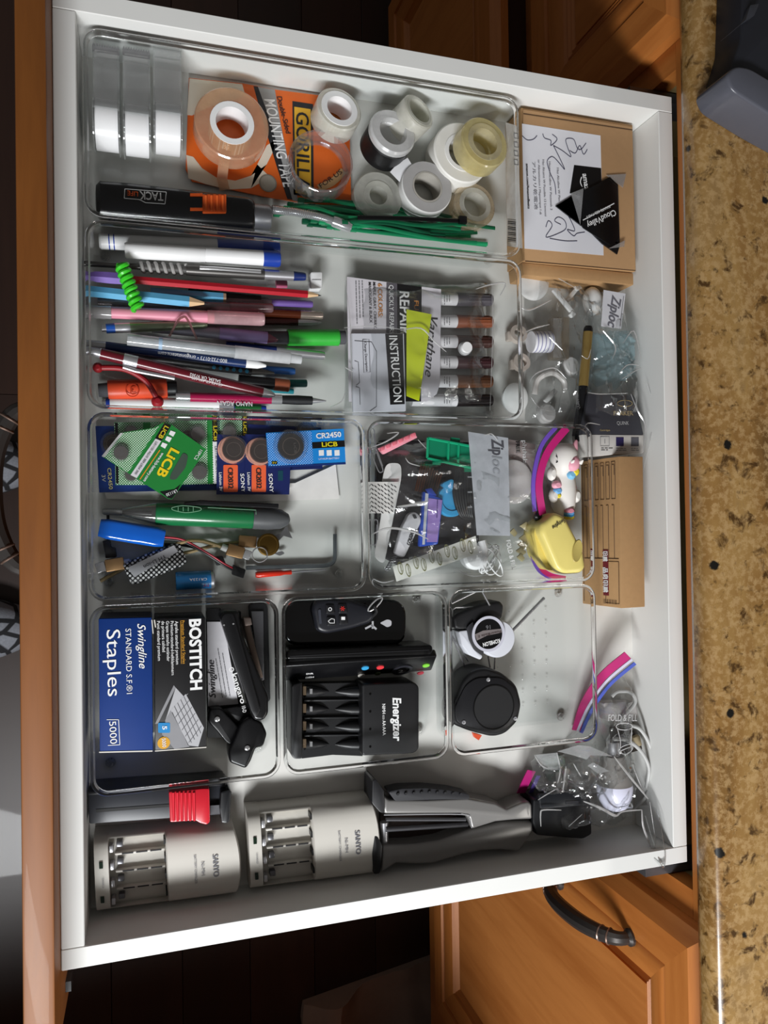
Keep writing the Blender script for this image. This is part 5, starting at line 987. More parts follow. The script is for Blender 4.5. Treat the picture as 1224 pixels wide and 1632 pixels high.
decal(t, rnd(rect(252, 1152, 271, 1168), 2), zt + .0003, M('2a86c4', .4), 'blue_badge'); text(t, '5', (259, 1157), (259, 1163), 7, zt + .0006, WHITE, .02); c = W(261, 1184, zt + .0003); B().lathe(c, (0, 0, 1), [(10 * mpp(261, 1184, zt), 0), (10 * mpp(261, 1184, zt), .0002)], 24).to('round_badge', M('d8a030', .4), t); text(t, '5000', (258, 1177), (259, 1191), 6, zt + .0006, WHITE, .01)
p0, p1 = W(249, 985, zt), W(325, 984, zt); text3(t, 'BOSTITCH', V((p1.x - .001, p0.y + .0006, .030)), V((-1, 0, 0)), V((0, 0, 1)), (p1 - p0).length - .002, .006, M('77777a', .5), .03)
stroke(t, [(247, 1197), (329, 1191)], 1.6, zt + .0001, CRM, 'worn_edge', 1); stroke(t, [(246, 988), (248, 1000)], 1.8, zt + .0001, CRM, 'worn_edge', 1)
t = thing('paper_slip', 'white instruction slip tucked between box and stapler', 'paper', W(350, 1055, .003)); B().slab([(330, 991), (356, 991), (380, 1122), (332, 1126)], .014, .0146).to('slip', M('d6d4d8', .7), t); text(t, 'Swingline', (344, 1112), (341, 1052), 11, .0148, INK, 0, .3); bars(t, (366, 1110), (352, 1030), 3, -6, 1.2, .0147, GREY, 9)
t = thing('black_card', 'black cardboard sheet beneath the stapler', 'card', W(350, 1150, .003)); B().slab([(329, 975), (384, 975), (384, 1175), (331, 1176)], .0034, .012).to('card', M('0e0d0f', .5), t); B().slab([(330, 970), (352, 970), (352, 989), (330, 989)], .012, .020).to('folded_corner', BLACK, t)
# stapler
t = thing('stapler', 'small black stapler with white brand lettering', 'stapler', W(395, 1065, .003))
B().slab(rnd([(350, 982), (356, 974), (381, 974), (386, 1010), (428, 1110), (428, 1138), (420, 1149), (405, 1148), (398, 1130)], 5), .022, .044).to('handle', M('0e0e10', .3, 0, .06, 90, .5, .2), t, bevel=.003, seg=3)
B().slab(rnd([(352, 986), (358, 978), (372, 978), (415, 1130), (408, 1146), (400, 1132)], 5), .042, .0465).to('handle_ridge', M('121214', .35), t, bevel=.002)
text(t, 'kangaro', (369, 1075), (384, 1122), 9, .0468, WHITE, .01); text(t, '10-D', (385, 1126), (387, 1136), 6, .0468, WHITE); c = W(369, 1067, .0467); B().lathe(c, (0, 0, 1), [(.0013, 0), (.0020, 0), (.0020, .0002), (.0013, .0002)], 16, True).to('logo', WHITE, t)
B().slab([(386, 988), (396, 986), (420, 1080), (409, 1082)], .014, .028).to('magazine', metal('7a6a60', .35), t, bevel=.001); B().slab([(388, 985), (400, 985), (402, 996), (390, 998)], .020, .031).to('staple_pusher', metal('8a7c74', .35), t, bevel=.0006)
B().slab(rnd([(397, 966), (403, 961), (424, 962), (427, 968), (431, 1115), (424, 1122), (417, 1085), (399, 985)], 3), .006, .016).to('base_arm', M('18181a', .35), t, bevel=.002); B().slab([(400, 974), (420, 974), (421, 1084), (414, 1086)], .016, .018).to('anvil_plate', M('6a6a6e', .3, .5), t, bevel=.0006)
for u, v in ((357, 996), (372, 994)): B().lathe(W(u, v, .0466), (0, 0, 1), [(.0009, 0), (.0006, .0006)], 10).to('rivet', CHROME, t)
# phone clamp
t = thing('black_clamp', 'black plastic hinged clamp with two metal rivets', 'clamp', W(385, 1180, .003))
B().slab(rnd([(331, 1150), (334, 1130), (352, 1128), (384, 1162), (372, 1190), (360, 1184), (345, 1165)], 5), .012, .026).to('jaw', M('101012', .35), t, bevel=.0025, seg=3); B().slab(rnd([(384, 1152), (398, 1142), (418, 1152), (426, 1170), (420, 1190), (408, 1192), (400, 1214), (392, 1226), (366, 1216), (364, 1196), (372, 1180)], 5), .010, .032).to('jaw', M('0c0c0e', .32), t, bevel=.003, seg=3)
B().slab(rnd([(352, 1132), (400, 1124), (404, 1150), (372, 1152)], 4), .010, .022).to('hinge', BLACK, t, bevel=.002)
for u, v, z in ((346, 1146, .0262), (394, 1192, .0322)): B().lathe(W(u, v, z), (0, 0, 1), [(.0024, 0), (.0022, .0008), (.001, .0014)], 16).to('rivet', CHROME, t)
# ================================================================== bin 6: remotes, key fob, charger
t = thing('black_case', 'glossy black rounded remote case under the key fob', 'case', W(550, 993, .003)); B().slab(rnd(rect(452, 956, 648, 1029), 26, 6), .0035, .024).to('shell', M('050506', .07, 0, .05, 60, .5, .5), t, bevel=.003, seg=3)
WG = M('b4b4b8', .4); zt = .0241
c = W(612, 992, zt); B().slab(rnd([(605, 993), (611, 990), (617, 987), (624, 989), (624, 997), (617, 1000), (611, 996)], 3), zt, zt + .0002).to('bulb_symbol', WG, t, smooth=False)
for q in ([(594, 990), (594, 1002)], [(594, 996), (582, 1002)], [(592, 996), (600, 1003)]): stroke(t, q, 3, zt, WG, 'letter_mark', 1)
t = thing('key_fob', 'dark grey car key fob with four buttons on a split ring', 'key fob', W(545, 982, .024))
B().slab(rnd([(498, 970), (503, 957), (520, 953), (556, 955), (590, 966), (600, 980), (592, 993), (560, 1003), (520, 1011), (505, 1006)], 8), .0242, .034).to('body', M('1b1c22', .35), t, bevel=.004, seg=3)
BT = M('101014', .35)
for (u, v), ic in zip(((526, 971), (546, 970), (528, 990), (547, 988)), 'orwb'):
    B().slab(rnd([(u - 7, v - 7.5), (u + 6, v - 7.5), (u + 8, v + 7), (u - 6, v + 7.5)], 2), .034, .0352).to('button', BT, t, bevel=.0005)
    if ic == 'o': B().lathe(W(u, v, .0353), (0, 0, 1), [(.0011, 0), (.0017, 0), (.0017, .0002), (.0011, .0002)], 18, True).to('icon', WHITE, t)
    elif ic == 'r':
        for q in range(3): a_ = q * math.pi / 3; stroke(t, [(u - 4 * math.cos(a_), v - 4 * math.sin(a_)), (u + 4 * math.cos(a_), v + 4 * math.sin(a_))], 1, .0353, M('d02a24', .4), 'icon', 1)
    elif ic == 'w': stroke(t, [(u - 5, v), (u, v - 4), (u + 5, v - 3), (u + 5, v + 3), (u - 2, v + 3), (u - 5, v)], 1, .0353, WHITE, 'icon', 1)
    else: decal(t, rect(u - 3, v - 5, u + 3, v), .0352, WHITE, 'icon')
B().slab(rnd([(507, 972), (511, 971), (513, 994), (509, 995)], 2), .034, .0348).to('groove', M('3a3c44', .3), t)
c = W(598, 963, .036); B().tube([c + V((.0062 * math.cos(q) + .002 * math.sin(q), .0034 * math.cos(q) + .005 * math.sin(q), .002 * math.sin(q))) for q in [2 * math.pi * i / 40 for i in range(76)]], .0007, 6).to('split_ring', CHROME, t); B().tube(catmull([W(590, 985, .030), W(600, 975, .034), W(596, 966, .036)], 5), .0016, 8).to('loop', BLACK, t)
def bar_remote(lab, px, z0, z1, mat): 
    t = thing('remote_control', lab, 'remote', W(sum(p[0] for p in px) / 4, sum(p[1] for p in px) / 4, z0), 'remote controls'); B().slab(rnd(px, 6), z0, z1).to('body', mat, t, bevel=.002, seg=3); return t
t = bar_remote('thin black remote standing behind the one with coloured buttons', [(458, 1036), (690, 1028), (690, 1044), (456, 1052)], .004, .036, M('0a0a0b', .25)); stroke(t, [(462, 1046), (684, 1036)], 1, .0362, M('2a2a2c', .3), 'seam', 1)
t = thing('remote_control', 'black remote with blue, red and green round buttons', 'remote', W(575, 1070, .003), 'remote controls')
A_, B_ = [W(453, 1062, .036), W(697, 1046, .036), W(688, 1075, .010), W(453, 1086, .010)], V((.0, .0062, -.0048))
A_[2] = A_[1] + (A_[3] - A_[0]); up_ = [p + V((0, 0, 0)) for p in A_]; bk = [p + B_ for p in A_]
B().loops([bk, up_]).to('body', M('0d0d0f', .3), t, bevel=.002, seg=3)
FU, FV = (A_[1] - A_[0]), (A_[3] - A_[0]); NN = FU.cross(FV).normalized(); NN = NN if NN.z > 0 else -NN
def onface(u, v):
    d = ray(u, v); k = NN.dot(A_[0] - CL) / NN.dot(d); return CL + d * k + NN * .0002
for u, v, cc, rr in ((582, 1064, '3a9cd0', .0036), (606, 1063, 'd83a40', .0036), (679, 1060, '7ac83a', .0036), (670, 1072, 'c83a4a', .0034), (576, 1076, 'e0dcd4', .0034), (602, 1073, '3a4a1c', .0030)): B().lathe(onface(u, v), NN, [(rr, 0), (rr * .9, .0008)], 20).to('button', M(cc, .4), t)
c = onface(641, 1067); B().lathe(c, NN, [(.0065, 0), (.0100, 0), (.0098, .0008), (.0067, .0008)], 32, True).to('navigation_ring', M('2a2a30', .3), t); text3(t, '2', onface(634, 1072), FU, -FV, .005, .006, WHITE, .02)
text3(t, 'ON OFF', onface(655, 1073), FU, -FV, .005, .0025, WHITE, .02)
lo, hi = onface(486, 1080), onface(500, 1070); text3(t, 'DISH', onface(487, 1081), FU, -FV, .0075, .0032, WHITE, .02); text3(t, 'DVR', onface(488, 1075), FU, -FV, .0065, .0030, WHITE, .02)
# battery charger, black
t = thing('battery_charger', 'black four-bay battery charger with white lettering', 'battery charger', W(566, 1148, .003)); zt = .030
CB = M('18181a', .42)
B().slab(rnd([(577, 1090), (660, 1087), (668, 1094), (668, 1194), (660, 1201), (577, 1205)], 5), .0035, zt).to('lid_block', CB, t, bevel=.0018, seg=3)
B().slab(rnd([(465, 1092), (482, 1088), (482, 1210), (469, 1210), (464, 1204)], 4), .0035, zt).to('end_block', CB, t, bevel=.0015)
B().slab([(481, 1090), (578, 1088), (578, 1205), (530, 1203), (481, 1209)], .0035, .014).to('bay_floor', M('141416', .45), t)
for i in range(4):
    v = 1102 + 28 * i
    for (ua, ub) in ((486, 524), (576, 534)):
        a, e = W(ua, v, .0155), W(ub, v, .0135); B().lathe(a, e - a, [(.0052, 0), (.0050, (e - a).length * .4), (.0032, (e - a).length * .75), (.0008, (e - a).length)], 14).to('bay_cone', M('1e1e20', .4), t)
    B().slab(rect(483, v - 8, 488, v + 6), .014, .025).to('contact', metal('6a5a48', .4), t); B().slab(rect(494, v - 4, 498, v + 4), .018, .022).to('contact_pin', CHROME, t)
    if i < 3: B().slab([(484, v + 13), (577, v + 12), (577, v + 15), (484, v + 16)], .012, .0165).to('divider', M('202022', .45), t, bevel=.0006)
    B().lathe(W(590, 1106 + 28 * i, zt), (0, 0, 1), [(.0010, 0), (.0010, .0004)], 10).to('indicator', M('040404', .2), t)
text(t, 'Energizer', (626, 1112), (627, 1182), 13, zt + .0002, WHITE, .03, .15); text(t, 'NiMH ▭ AA·AAA', (609, 1122), (610, 1172), 5, zt + .0002, WHITE, .015)
# ================================================================== bin 7: tape measures
t = thing('tape_measure', 'white and black tape measure with round silver label', 'tape measure', W(775, 1012, .003))
TM = M('1c1c1e', .45); WP = M('d4d6de', .3, 0, .02)
B().slab(rnd([(722, 985), (729, 978), (770, 962), (798, 958), (804, 966), (801, 985), (780, 1000), (735, 1005), (725, 1002)], 4), .005, .030).to('upper_case', TM, t, bevel=.003, seg=3)
c = W(779, 1013, .010); B().lathe(c, (0, 0, 1), [(.0178, 0), (.0182, .004), (.0182, .019), (.0165, .022), (.010, .0225)], 44).to('round_case', WP, t)
B().slab(rnd([(731, 1006), (747, 1004), (748, 1018), (758, 1036), (770, 1046), (766, 1052), (748, 1044), (736, 1028)], 3), .012, .031).to('thumb_lock', WP, t, bevel=.002)
B().slab(rnd([(744, 1000), (754, 990), (757, 1014), (772, 1040), (768, 1045), (756, 1036), (748, 1020)], 3), .022, .0327).to('rubber_arc', M('2c2c30', .55), t, bevel=.0008)
c = W(778, 1010, .033); s = mpp(778, 1010, .033); B().lathe(c, (0, 0, 1), [(22 * s, 0), (26 * s, 0), (26 * s, .0012), (22 * s, .0012)], 44, True).to('label_ring', M('c8c8d4', .3), t); B().lathe(c, (0, 0, 1), [(22 * s, 0), (22 * s, .0004)], 40).to('label', M('0c0c0e', .3), t)
decal(t, [(757, 1011), (770, 1005), (799, 1002), (800, 1008), (776, 1013), (760, 1021)], .0336, M('7a7272', .4), 'label_band')
text(t, 'KOMELON', (796, 1018), (769, 1025), 5.5, .0344, WHITE, .03); text(t, 'PowerBlade II', (798, 1004.5), (762, 1013), 3.6, .0339, M('3a2a2a', .4)); text(t, '16', (781, 996), (774, 997), 6, .0337, GREY)
B().slab([(719, 982), (725, 980), (729, 996), (722, 998)], .006, .024).to('hook_end', STEEL, t)
t = thing('tape_measure', 'all black round tape measure with three screws', 'tape measure', W(778, 1122, .003))
B().slab(rnd([(721, 1128), (738, 1085), (752, 1070), (772, 1064), (800, 1072), (824, 1092), (832, 1122), (826, 1150), (806, 1170), (786, 1175), (750, 1166), (722, 1155)], 9, 5), .004, .034).to('case', M('131315', .5, 0, .08, 200), t, bevel=.003, seg=3)
B().slab(rnd([(724, 1130), (742, 1092), (760, 1080), (800, 1080), (822, 1098), (828, 1122), (822, 1148), (804, 1164), (780, 1168), (728, 1152)], 9, 5), .033, .0355).to('face_plate', M('1a1a1d', .4), t, bevel=.001)
c = W(787, 1127, .0356); s = mpp(787, 1127, .035); B().lathe(c, (0, 0, 1), [(31 * s, 0), (32.5 * s, 0), (32.5 * s, .0005), (31 * s, .0005)], 44, True).to('disc_rim', M('060607', .3), t); B().lathe(c, (0, 0, 1), [(31 * s, 0), (31 * s, .0002)], 40).to('disc', M('161618', .6), t)
for u, v in ((778, 1083), (739, 1151), (821, 1145)): B().lathe(W(u, v, .0356), (0, 0, 1), [(.0019, 0), (.0019, .0005), (.0010, .0007), (.0009, .0002)], 14).to('screw', SILV, t)
B().slab([(754, 1168), (768, 1172), (763, 1180), (757, 1176)], .004, .008).to('orange_tab', M('e0502a', .45), t)
WIRE = metal('9a9a9c', .22)
def wire(lab, pts, r=.0010, z=.008, zs=None):
    t = thing('wire_hook', lab, 'wire', W(*pts[0], .003), 'bent steel wires'); pp = [W(u, v, zs[i] if zs else z) for i, (u, v) in enumerate(pts)]
    B().tube(pp, r, 8).to('wire', WIRE, t); B().ball(pp[-1], r * 1.15, 8).to('wire_end', WIRE, t)
wire('straight steel rod pointing up from the white tape measure', [(800, 1022), (815, 1007), (866, 954)], .0015, 0, [.007, .008, .014]); wire('bent steel wire forming the upper frame by the bin corner', [(719, 962), (760, 942), (768, 942), (780, 964)], .0009, .030); wire('short bent steel wire below the upper frame', [(720, 985), (721, 972), (726, 968), (765, 968)], .0009, .026)
wire('left steel prong running down past the tape measure', [(719, 1012), (732, 1042), (744, 1070)], .0008, 0, [.030, .020, .010]); wire('second steel prong beside the tape measure lock', [(721, 1014), (735, 1035), (746, 1053)], .0008, 0, [.028, .020, .010]); wire('small steel prong between the two tape measures', [(778, 1046), (781, 1063)], .0008, .010); wire('right steel prong between the two tape measures', [(789, 1046), (788, 1066)], .0008, .010); wire('looped steel wire at the lower left of the black tape measure', [(722, 1110), (738, 1095), (722, 1092)], .0008, .018)

# ================================================================== front strip: chargers, sealer, tool, bag
def aa_charger(lab, F, h=.029):
    """four-bay charger on the drawer floor; F = footprint pixels (top-left, top-right, bottom-right, bottom-left)"""
    c = [W(u, v, 0) for u, v in F]; CW = M('c6c2ba', .42, 0, .02)
    t = thing('battery_charger', lab, 'battery charger', (c[0] + c[1] + c[2] + c[3]) / 4, 'white battery chargers')
    def G(s, q, z=0.0):
        bow = .005 * max(0, (s - .5) * 2) ** 1.5 * (1 - (2 * q - 1) ** 2); p = (c[0] * (1 - s) + c[1] * s) * (1 - q) + (c[3] * (1 - s) + c[2] * s) * q
        p = p + (c[1] - c[0]).normalized() * bow; return V((p.x, p.y, z))
    def az(q, hh, e=4.2): return hh * max(0, 1 - abs(2 * q - 1) ** e) ** (1 / e)
    Q = [0, .004, .02, .05, .1, .16, .23, .31, .4, .5, .6, .69, .77, .84, .9, .95, .98, .996, 1]
    def arch(s0, s1, hh, q0=0, q1=1, n=5, base=.0006, nm='hood', inset=.0, m=CW):
        qs = [q0 + (q1 - q0) * q for q in Q]; Ls = []
        st = [s0] + [s0 + (s1 - s0) * k for k in (.02, .5, .98)] + [s1]
        for k, s in enumerate(st):
            k_ = .93 if k in (0, 4) else 1
            Ls.append([G(s, q, base + az(q, hh) * k_) for q in qs] + [G(s, q1, base * .5), G(s, q0, base * .5)])
        return B().loops(Ls).to(nm, m, t, ang=40)
    arch(.5, 1.0, h); arch(0, .10, h * .97, nm='end_wall'); arch(.095, .505, h * .60, .03, .97, nm='tray')
    for a, b in ((.006, .06), (.94, .994)):
        B().loops([[G(s, a, .001), G(s, a, az(a, h * .96)), G(s, (a + b) / 2, az((a + b) / 2, h * .97)), G(s, b, az(b, h * .9)), G(s, b, .001)] for s in (.08, .2, .35, .51)]).to('side_wall', CW, t, ang=60)
    zb_ = h * .6
    for i in range(4):
        q = .15 + .225 * i
        def bx(s0, s1, q0, q1, z0, z1, nm, m, bev=.0008): B().loops([[G(s0, q0, z0), G(s1, q0, z0), G(s1, q1, z0), G(s0, q1, z0)], [G(s0, q0, z1), G(s1, q0, z1), G(s1, q1, z1), G(s0, q1, z1)]]).to(nm, m, t, bevel=bev)
        bx(.105, .135, q - .02, q + .07, zb_ * .8, zb_ + .008, 'contact', SILV); bx(.155, .20, q - .05, q + .02, zb_ * .8, zb_ + .006, 'spring', DSTEEL); bx(.488, .4995, q - .05, q + .02, zb_, zb_ + .010, 'terminal', BLACK, 0)
        if i < 3:
            qd = q + .115; bx(.14, .495, qd - .018, qd + .018, zb_ * .7, az(qd, h * .6) + .005, 'divider', CW, .0012)
            for k in range(3): bx(.19 + .10 * k, .27 + .10 * k, qd - .007, qd + .007, az(qd, h * .6) + .0049, az(qd, h * .6) + .0054, 'slot', INK, 0)
    TG = M('6a6a70', .5)
    def tx(s_, sx, q0, q1, hh, bold=0):
        vs_, fs_ = glyphs(s_, bold, 0); x0 = min(p.x for p in vs_); x1 = max(p.x for p in vs_); up = (c[1] - c[0]).normalized(); vv = []
        for p in vs_: qq = q0 + (q1 - q0) * (p.x - x0) / (x1 - x0); vv.append(G(sx, qq, az(qq, h) + .0012) + up * (p.y / .7 * hh))
        B().add(vv, fs_).to('lettering', TG, t, smooth=False)
    tx('SANYO', .815, .36, .66, .0046, .02); tx('Ni-MH', .735, .44, .62, .0030); tx('BATTERY CHARGER', .69, .34, .72, .0020)
    a, b = G(.05, .5, az(.5, h) + .0006), G(.05, .63, az(.63, h) + .0006); text3(t, 'CHARGE', a, b - a, (c[1] - c[0]).normalized(), (b - a).length, .0016, TG)
    for q in (.30, .74):
        z = az(q, h) + .0004; B().loops([[G(.035, q, z - .001), G(.06, q, z - .001), G(.06, q + .08, z - .001), G(.035, q + .08, z - .001)], [G(.035, q, z + .0004), G(.06, q, z + .0004), G(.06, q + .08, z + .0004), G(.035, q + .08, z + .0004)]]).to('indicator', M('16281c', .2), t)
aa_charger('white four-bay battery charger at the drawer corner, left of its twin', [(152, 1316), (366, 1296), (372, 1408), (157, 1436)]); aa_charger('white four-bay battery charger beside the grey metal tool', [(388, 1278), (580, 1258), (587, 1378), (394, 1402)])
t = thing('bag_sealer', 'long dark bar with a slot and ribbed red slider', 'slider tool', W(255, 1275, 0))
B().slab([(140, 1264), (362, 1248), (368, 1260), (366, 1298), (142, 1314)], .001, .030).to('bar', M('2c2e34', .38), t, bevel=.0015); B().slab([(140, 1262), (360, 1246), (361, 1252), (140, 1268)], .001, .033).to('rear_edge', M('1c1c20', .4), t, bevel=.001)
decal(t, [(153, 1290), (348, 1276), (348, 1280), (153, 1295)], .0301, M('040405', .5), 'slot', .0003)
sl = B().slab(rnd([(269, 1262), (314, 1258), (322, 1257), (334, 1257), (335, 1310), (330, 1315), (318, 1312), (312, 1308), (271, 1311)], 3), .0305, .042).to('slider', M('c81e2e', .3, 0, .04, 80, .5, .2), t, bevel=.0015)
for i in range(6): B().tube([W(276 + 6.6 * i, 1263, .0425), W(277 + 6.6 * i, 1308, .0425)], .0011, 6).to('ridge', M('d82a3a', .3), sl)
B().slab(rnd([(352, 1262), (366, 1258), (369, 1262), (367, 1308), (362, 1313), (353, 1312), (350, 1290)], 3), .022, .040).to('end_stop', M('17181b', .35), t, bevel=.002); B().slab([(335, 1284), (351, 1283), (351, 1297), (335, 1298)], .030, .034).to('metal_plate', DSTEEL, t)
# grey metal hand tool
t = thing('hand_tool', 'grey metal hand tool with black rubber grip and open middle', 'tool', W(720, 1330, 0))
GM = M('8a8886', .30, .35, .04)
up = [(612, 1268), (620, 1275), (680, 1275), (745, 1272), (790, 1280), (808, 1290), (830, 1280), (843, 1277), (848, 1282), (849, 1306), (820, 1307), (790, 1310), (752, 1322), (748, 1304), (735, 1297), (612, 1298)]
lo = [(609, 1348), (660, 1346), (700, 1340), (752, 1322), (800, 1311), (850, 1309), (851, 1325), (828, 1358), (800, 1355), (770, 1356), (740, 1362), (690, 1377), (662, 1378), (632, 1376), (620, 1384), (608, 1392)]
B().slab(up, .004, .029).to('upper_arm', GM, t, bevel=.003, seg=3); B().slab(lo, .003, .027).to('lower_arm', GM, t, bevel=.003, seg=3)
B().slab(rnd([(619, 1262), (640, 1257), (680, 1256), (720, 1260), (748, 1266), (749, 1274), (720, 1274), (680, 1275), (630, 1277)], 4), .014, .031).to('rubber_grip', M('26262a', .6), t, bevel=.002)
for i in range(9): B().ball(W(634 + 12.5 * i, 1262 + abs(i - 4) * .8, .0315), .0016, 8).to('grip_bump', M('1c1c20', .6), t)
B().slab(rnd([(594, 1244), (599, 1242), (612, 1260), (613, 1296), (606, 1295), (593, 1280)], 3), .004, .032).to('end_jaw', M('1c1c1f', .4), t, bevel=.002); B().slab(rnd([(597, 1332), (602, 1333), (610, 1348), (606, 1392), (596, 1394), (593, 1360)], 3), .003, .030).to('end_jaw', M('121214', .4), t, bevel=.002)
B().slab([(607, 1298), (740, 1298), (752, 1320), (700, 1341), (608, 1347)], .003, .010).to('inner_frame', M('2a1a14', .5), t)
B().cyl(W(615, 1322, .022), W(745, 1314, .022), .0022).to('spring_rod', DSTEEL, t); B().cyl(W(615, 1306, .026), W(742, 1306, .026), .0016).to('spring_rod', DSTEEL, t); B().cyl(W(612, 1310, .018), W(612, 1346, .018), .004).to('pivot', SILV, t)
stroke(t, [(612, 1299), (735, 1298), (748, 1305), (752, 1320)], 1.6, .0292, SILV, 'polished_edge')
# ---- corner zip bag with bulb, black box and cable
t = thing('black_box', 'black plastic adapter box inside the corner zip bag', 'adapter', W(895, 1300, 0)); B().slab(rnd([(850, 1274), (900, 1264), (942, 1263), (944, 1330), (930, 1338), (856, 1332), (849, 1310)], 4), .001, .030).to('body', M('121316', .35), t, bevel=.003); B().slab(rnd([(858, 1266), (904, 1262), (940, 1262), (936, 1284), (862, 1290)], 4), .030, .034).to('upper_step', M('1c1e22', .3), t, bevel=.0015); B().slab([(902, 1277), (922, 1276), (922, 1281), (902, 1282)], .034, .0344).to('slot', INK, t)
t = thing('light_bulb', 'white LED bulb with grey base inside the corner zip bag', 'light bulb', W(978, 1250, .001))
a, e = W(978, 1204, .024), W(980, 1292, .024); ax = (e - a).normalized(); L = (e - a).length
B().lathe(a, ax, [(.010, 0), (.0125, L * .15), (.0165, L * .45), (.0178, L * .5)], 30).to('base', M('9c9894', .4), t); B().lathe(a, ax, [(.0178, L * .5), (.0182, L * .58), (.0168, L * .76), (.0122, L * .92), (.006, L * .985), (.001, L)], 30).to('dome', M('d8d8ea', .22, 0, .02), t); B().lathe(a - ax * .014, ax, [(.006, 0), (.0066, .002), (.0062, .004), (.0068, .006), (.0062, .008), (.0068, .010), (.0064, .014)], 20).to('screw_cap', SILV, t)
t = thing('white_cable', 'thick white cable curling along the side of the corner bag', 'cable', W(1010, 1200, .003))
B().tube(catmull([W(975, 1110, .020), W(985, 1102, .022), W(1005, 1104, .024), (W(1012, 1120, .024)), W(990, 1150, .022), W(1020, 1162, .026), W(1038, 1195, .026), W(1042, 1230, .024), W(1030, 1268, .020), W(1010, 1290, .014)], 8), .0019, 10).to('cord', M('b4b4b2', .45), t)
B().tube(catmull([W(978, 1178, .030), W(1000, 1180, .032), W(1022, 1198, .030), W(1034, 1225, .028), W(1030, 1255, .022)], 8), .0019, 10).to('cord', M('b4b4b2', .45), t); B().slab(rnd([(962, 1120), (1012, 1118), (1018, 1145), (966, 1150)], 4), .006, .018).to('plug_block', M('a8a4a2', .5), t, bevel=.002)
t = thing('brass_fitting', 'small brown and steel fitting inside the corner bag', 'fitting', W(995, 1175, .003)); B().slab([(978, 1160), (1012, 1165), (1026, 1195), (990, 1205), (975, 1185)], .006, .014).to('bracket', M('3c342e', .4, .3), t, bevel=.0015); B().slab([(1010, 1176), (1020, 1172), (1024, 1188), (1014, 1192)], .014, .020).to('tan_block', M('b0a080', .5), t, bevel=.001); B().lathe(W(988, 1178, .012), (0, 0, 1), [(.006, 0), (.006, .006), (.003, .007)], 16).to('nut', DSTEEL, t)
t = thing('plastic_tube', 'pale white plastic tubes crossing in the corner bag', 'tube', W(895, 1230, .002)); B().cyl(W(890, 1232, .016), W(893, 1262, .024), .003).to('tube', M('dcdcdc', .4), t); B().cyl(W(903, 1226, .016), W(899, 1262, .024), .003).to('tube', M('dcdcdc', .4), t); B().slab(rnd([(870, 1210), (900, 1206), (904, 1240), (878, 1248)], 4), .004, .014).to('green_block', M('5a7a6a', .5), t, bevel=.001)
t = thing('zip_bag', 'large crumpled clear zip bag in the corner with magenta zipper', 'bag', W(945, 1230, .0006))
pouch(t, 'film', [(908, 1182), (986, 1068), (1000, 1300), (848, 1322)], .0012, .038, 46, 56, 61, .018)
pouch(t, 'spare_film', [(842, 1215), (950, 1185), (960, 1262), (862, 1268)], .030, .014, 26, 22, 67, .012)
ribbon(t, 'zipper', [(918, 1164), (932, 1120), (960, 1078), (1000, 1044)], 13, MZ, [.004, .010, .023, .036]); ribbon(t, 'zipper_edge', [(926, 1168), (944, 1130), (972, 1091), (1012, 1057)], 5, M('4a5ab4', .35), [.004, .010, .023, .036]); ribbon(t, 'zipper_edge', [(920, 1165), (938, 1125), (967, 1085), (1007, 1051)], 4, M('c8c4d8', .35), [.0042, .0102, .0234, .0366])
ribbon(t, 'zipper', [(830, 1264), (838, 1246), (847, 1228)], 13, M('9a1862', .35), [.010, .018, .024]); ribbon(t, 'zipper_edge', [(842, 1272), (850, 1254), (858, 1236)], 6, M('4a3a7a', .35), [.010, .018, .024])
text(t, 'FOLD & FILL', (969, 1149), (1015, 1149), 9, .041, M('c8c8c8', .4), .01)
cu = [(995 + 13 * math.cos(q), 1158 + 5.5 * math.sin(q)) for q in [2 * math.pi * i / 16 for i in range(17)]]; stroke(t, cu, .9, .041, M('d8d8d8', .4), 'printed_icon', 2)
for q in ([(984, 1161), (989, 1182), (988, 1196)], [(1007, 1161), (1006, 1182), (1007, 1194)], [(986, 1196), (992, 1190), (1006, 1186), (1008, 1194), (998, 1202), (988, 1198), (1006, 1190)]): stroke(t, q, .9, .041, M('d8d8d8', .4), 'printed_icon')
B().tube(catmull([W(1028, 1300, .040), W(1040, 1340, .052), W(1052, 1374, .0625), W(1058, 1382, .0625), W(1060, 1360, .0625), W(1052, 1310, .052), W(1046, 1290, .044)], 6), .0005, 5).to('film_edge', clear('f4f4f4', .05, .35, .5, 2, .1, key='fe'), t)
vs = [W(u, v, z) for u, v, z in ((1020, 1285, .036), (1036, 1284, .042), (1046, 1288, .044), (1030, 1330, .048), (1042, 1330, .052), (1054, 1330, .054), (1044, 1372, .0622), (1052, 1381, .0628), (1060, 1378, .0628))]
vs2 = [p - V((0, 0, .0006)) for p in vs]; fs = [(0, 1, 4, 3), (1, 2, 5, 4), (3, 4, 7, 6), (4, 5, 8, 7)]
B().add(vs + vs2, fs + [tuple(9 + i for i in f[::-1]) for f in fs] + [(0, 3, 12, 9), (3, 6, 15, 12), (6, 7, 16, 15), (7, 8, 17, 16), (8, 5, 14, 17), (5, 2, 11, 14), (2, 1, 10, 11), (1, 0, 9, 10)]).to('film_tail', FILM, t)
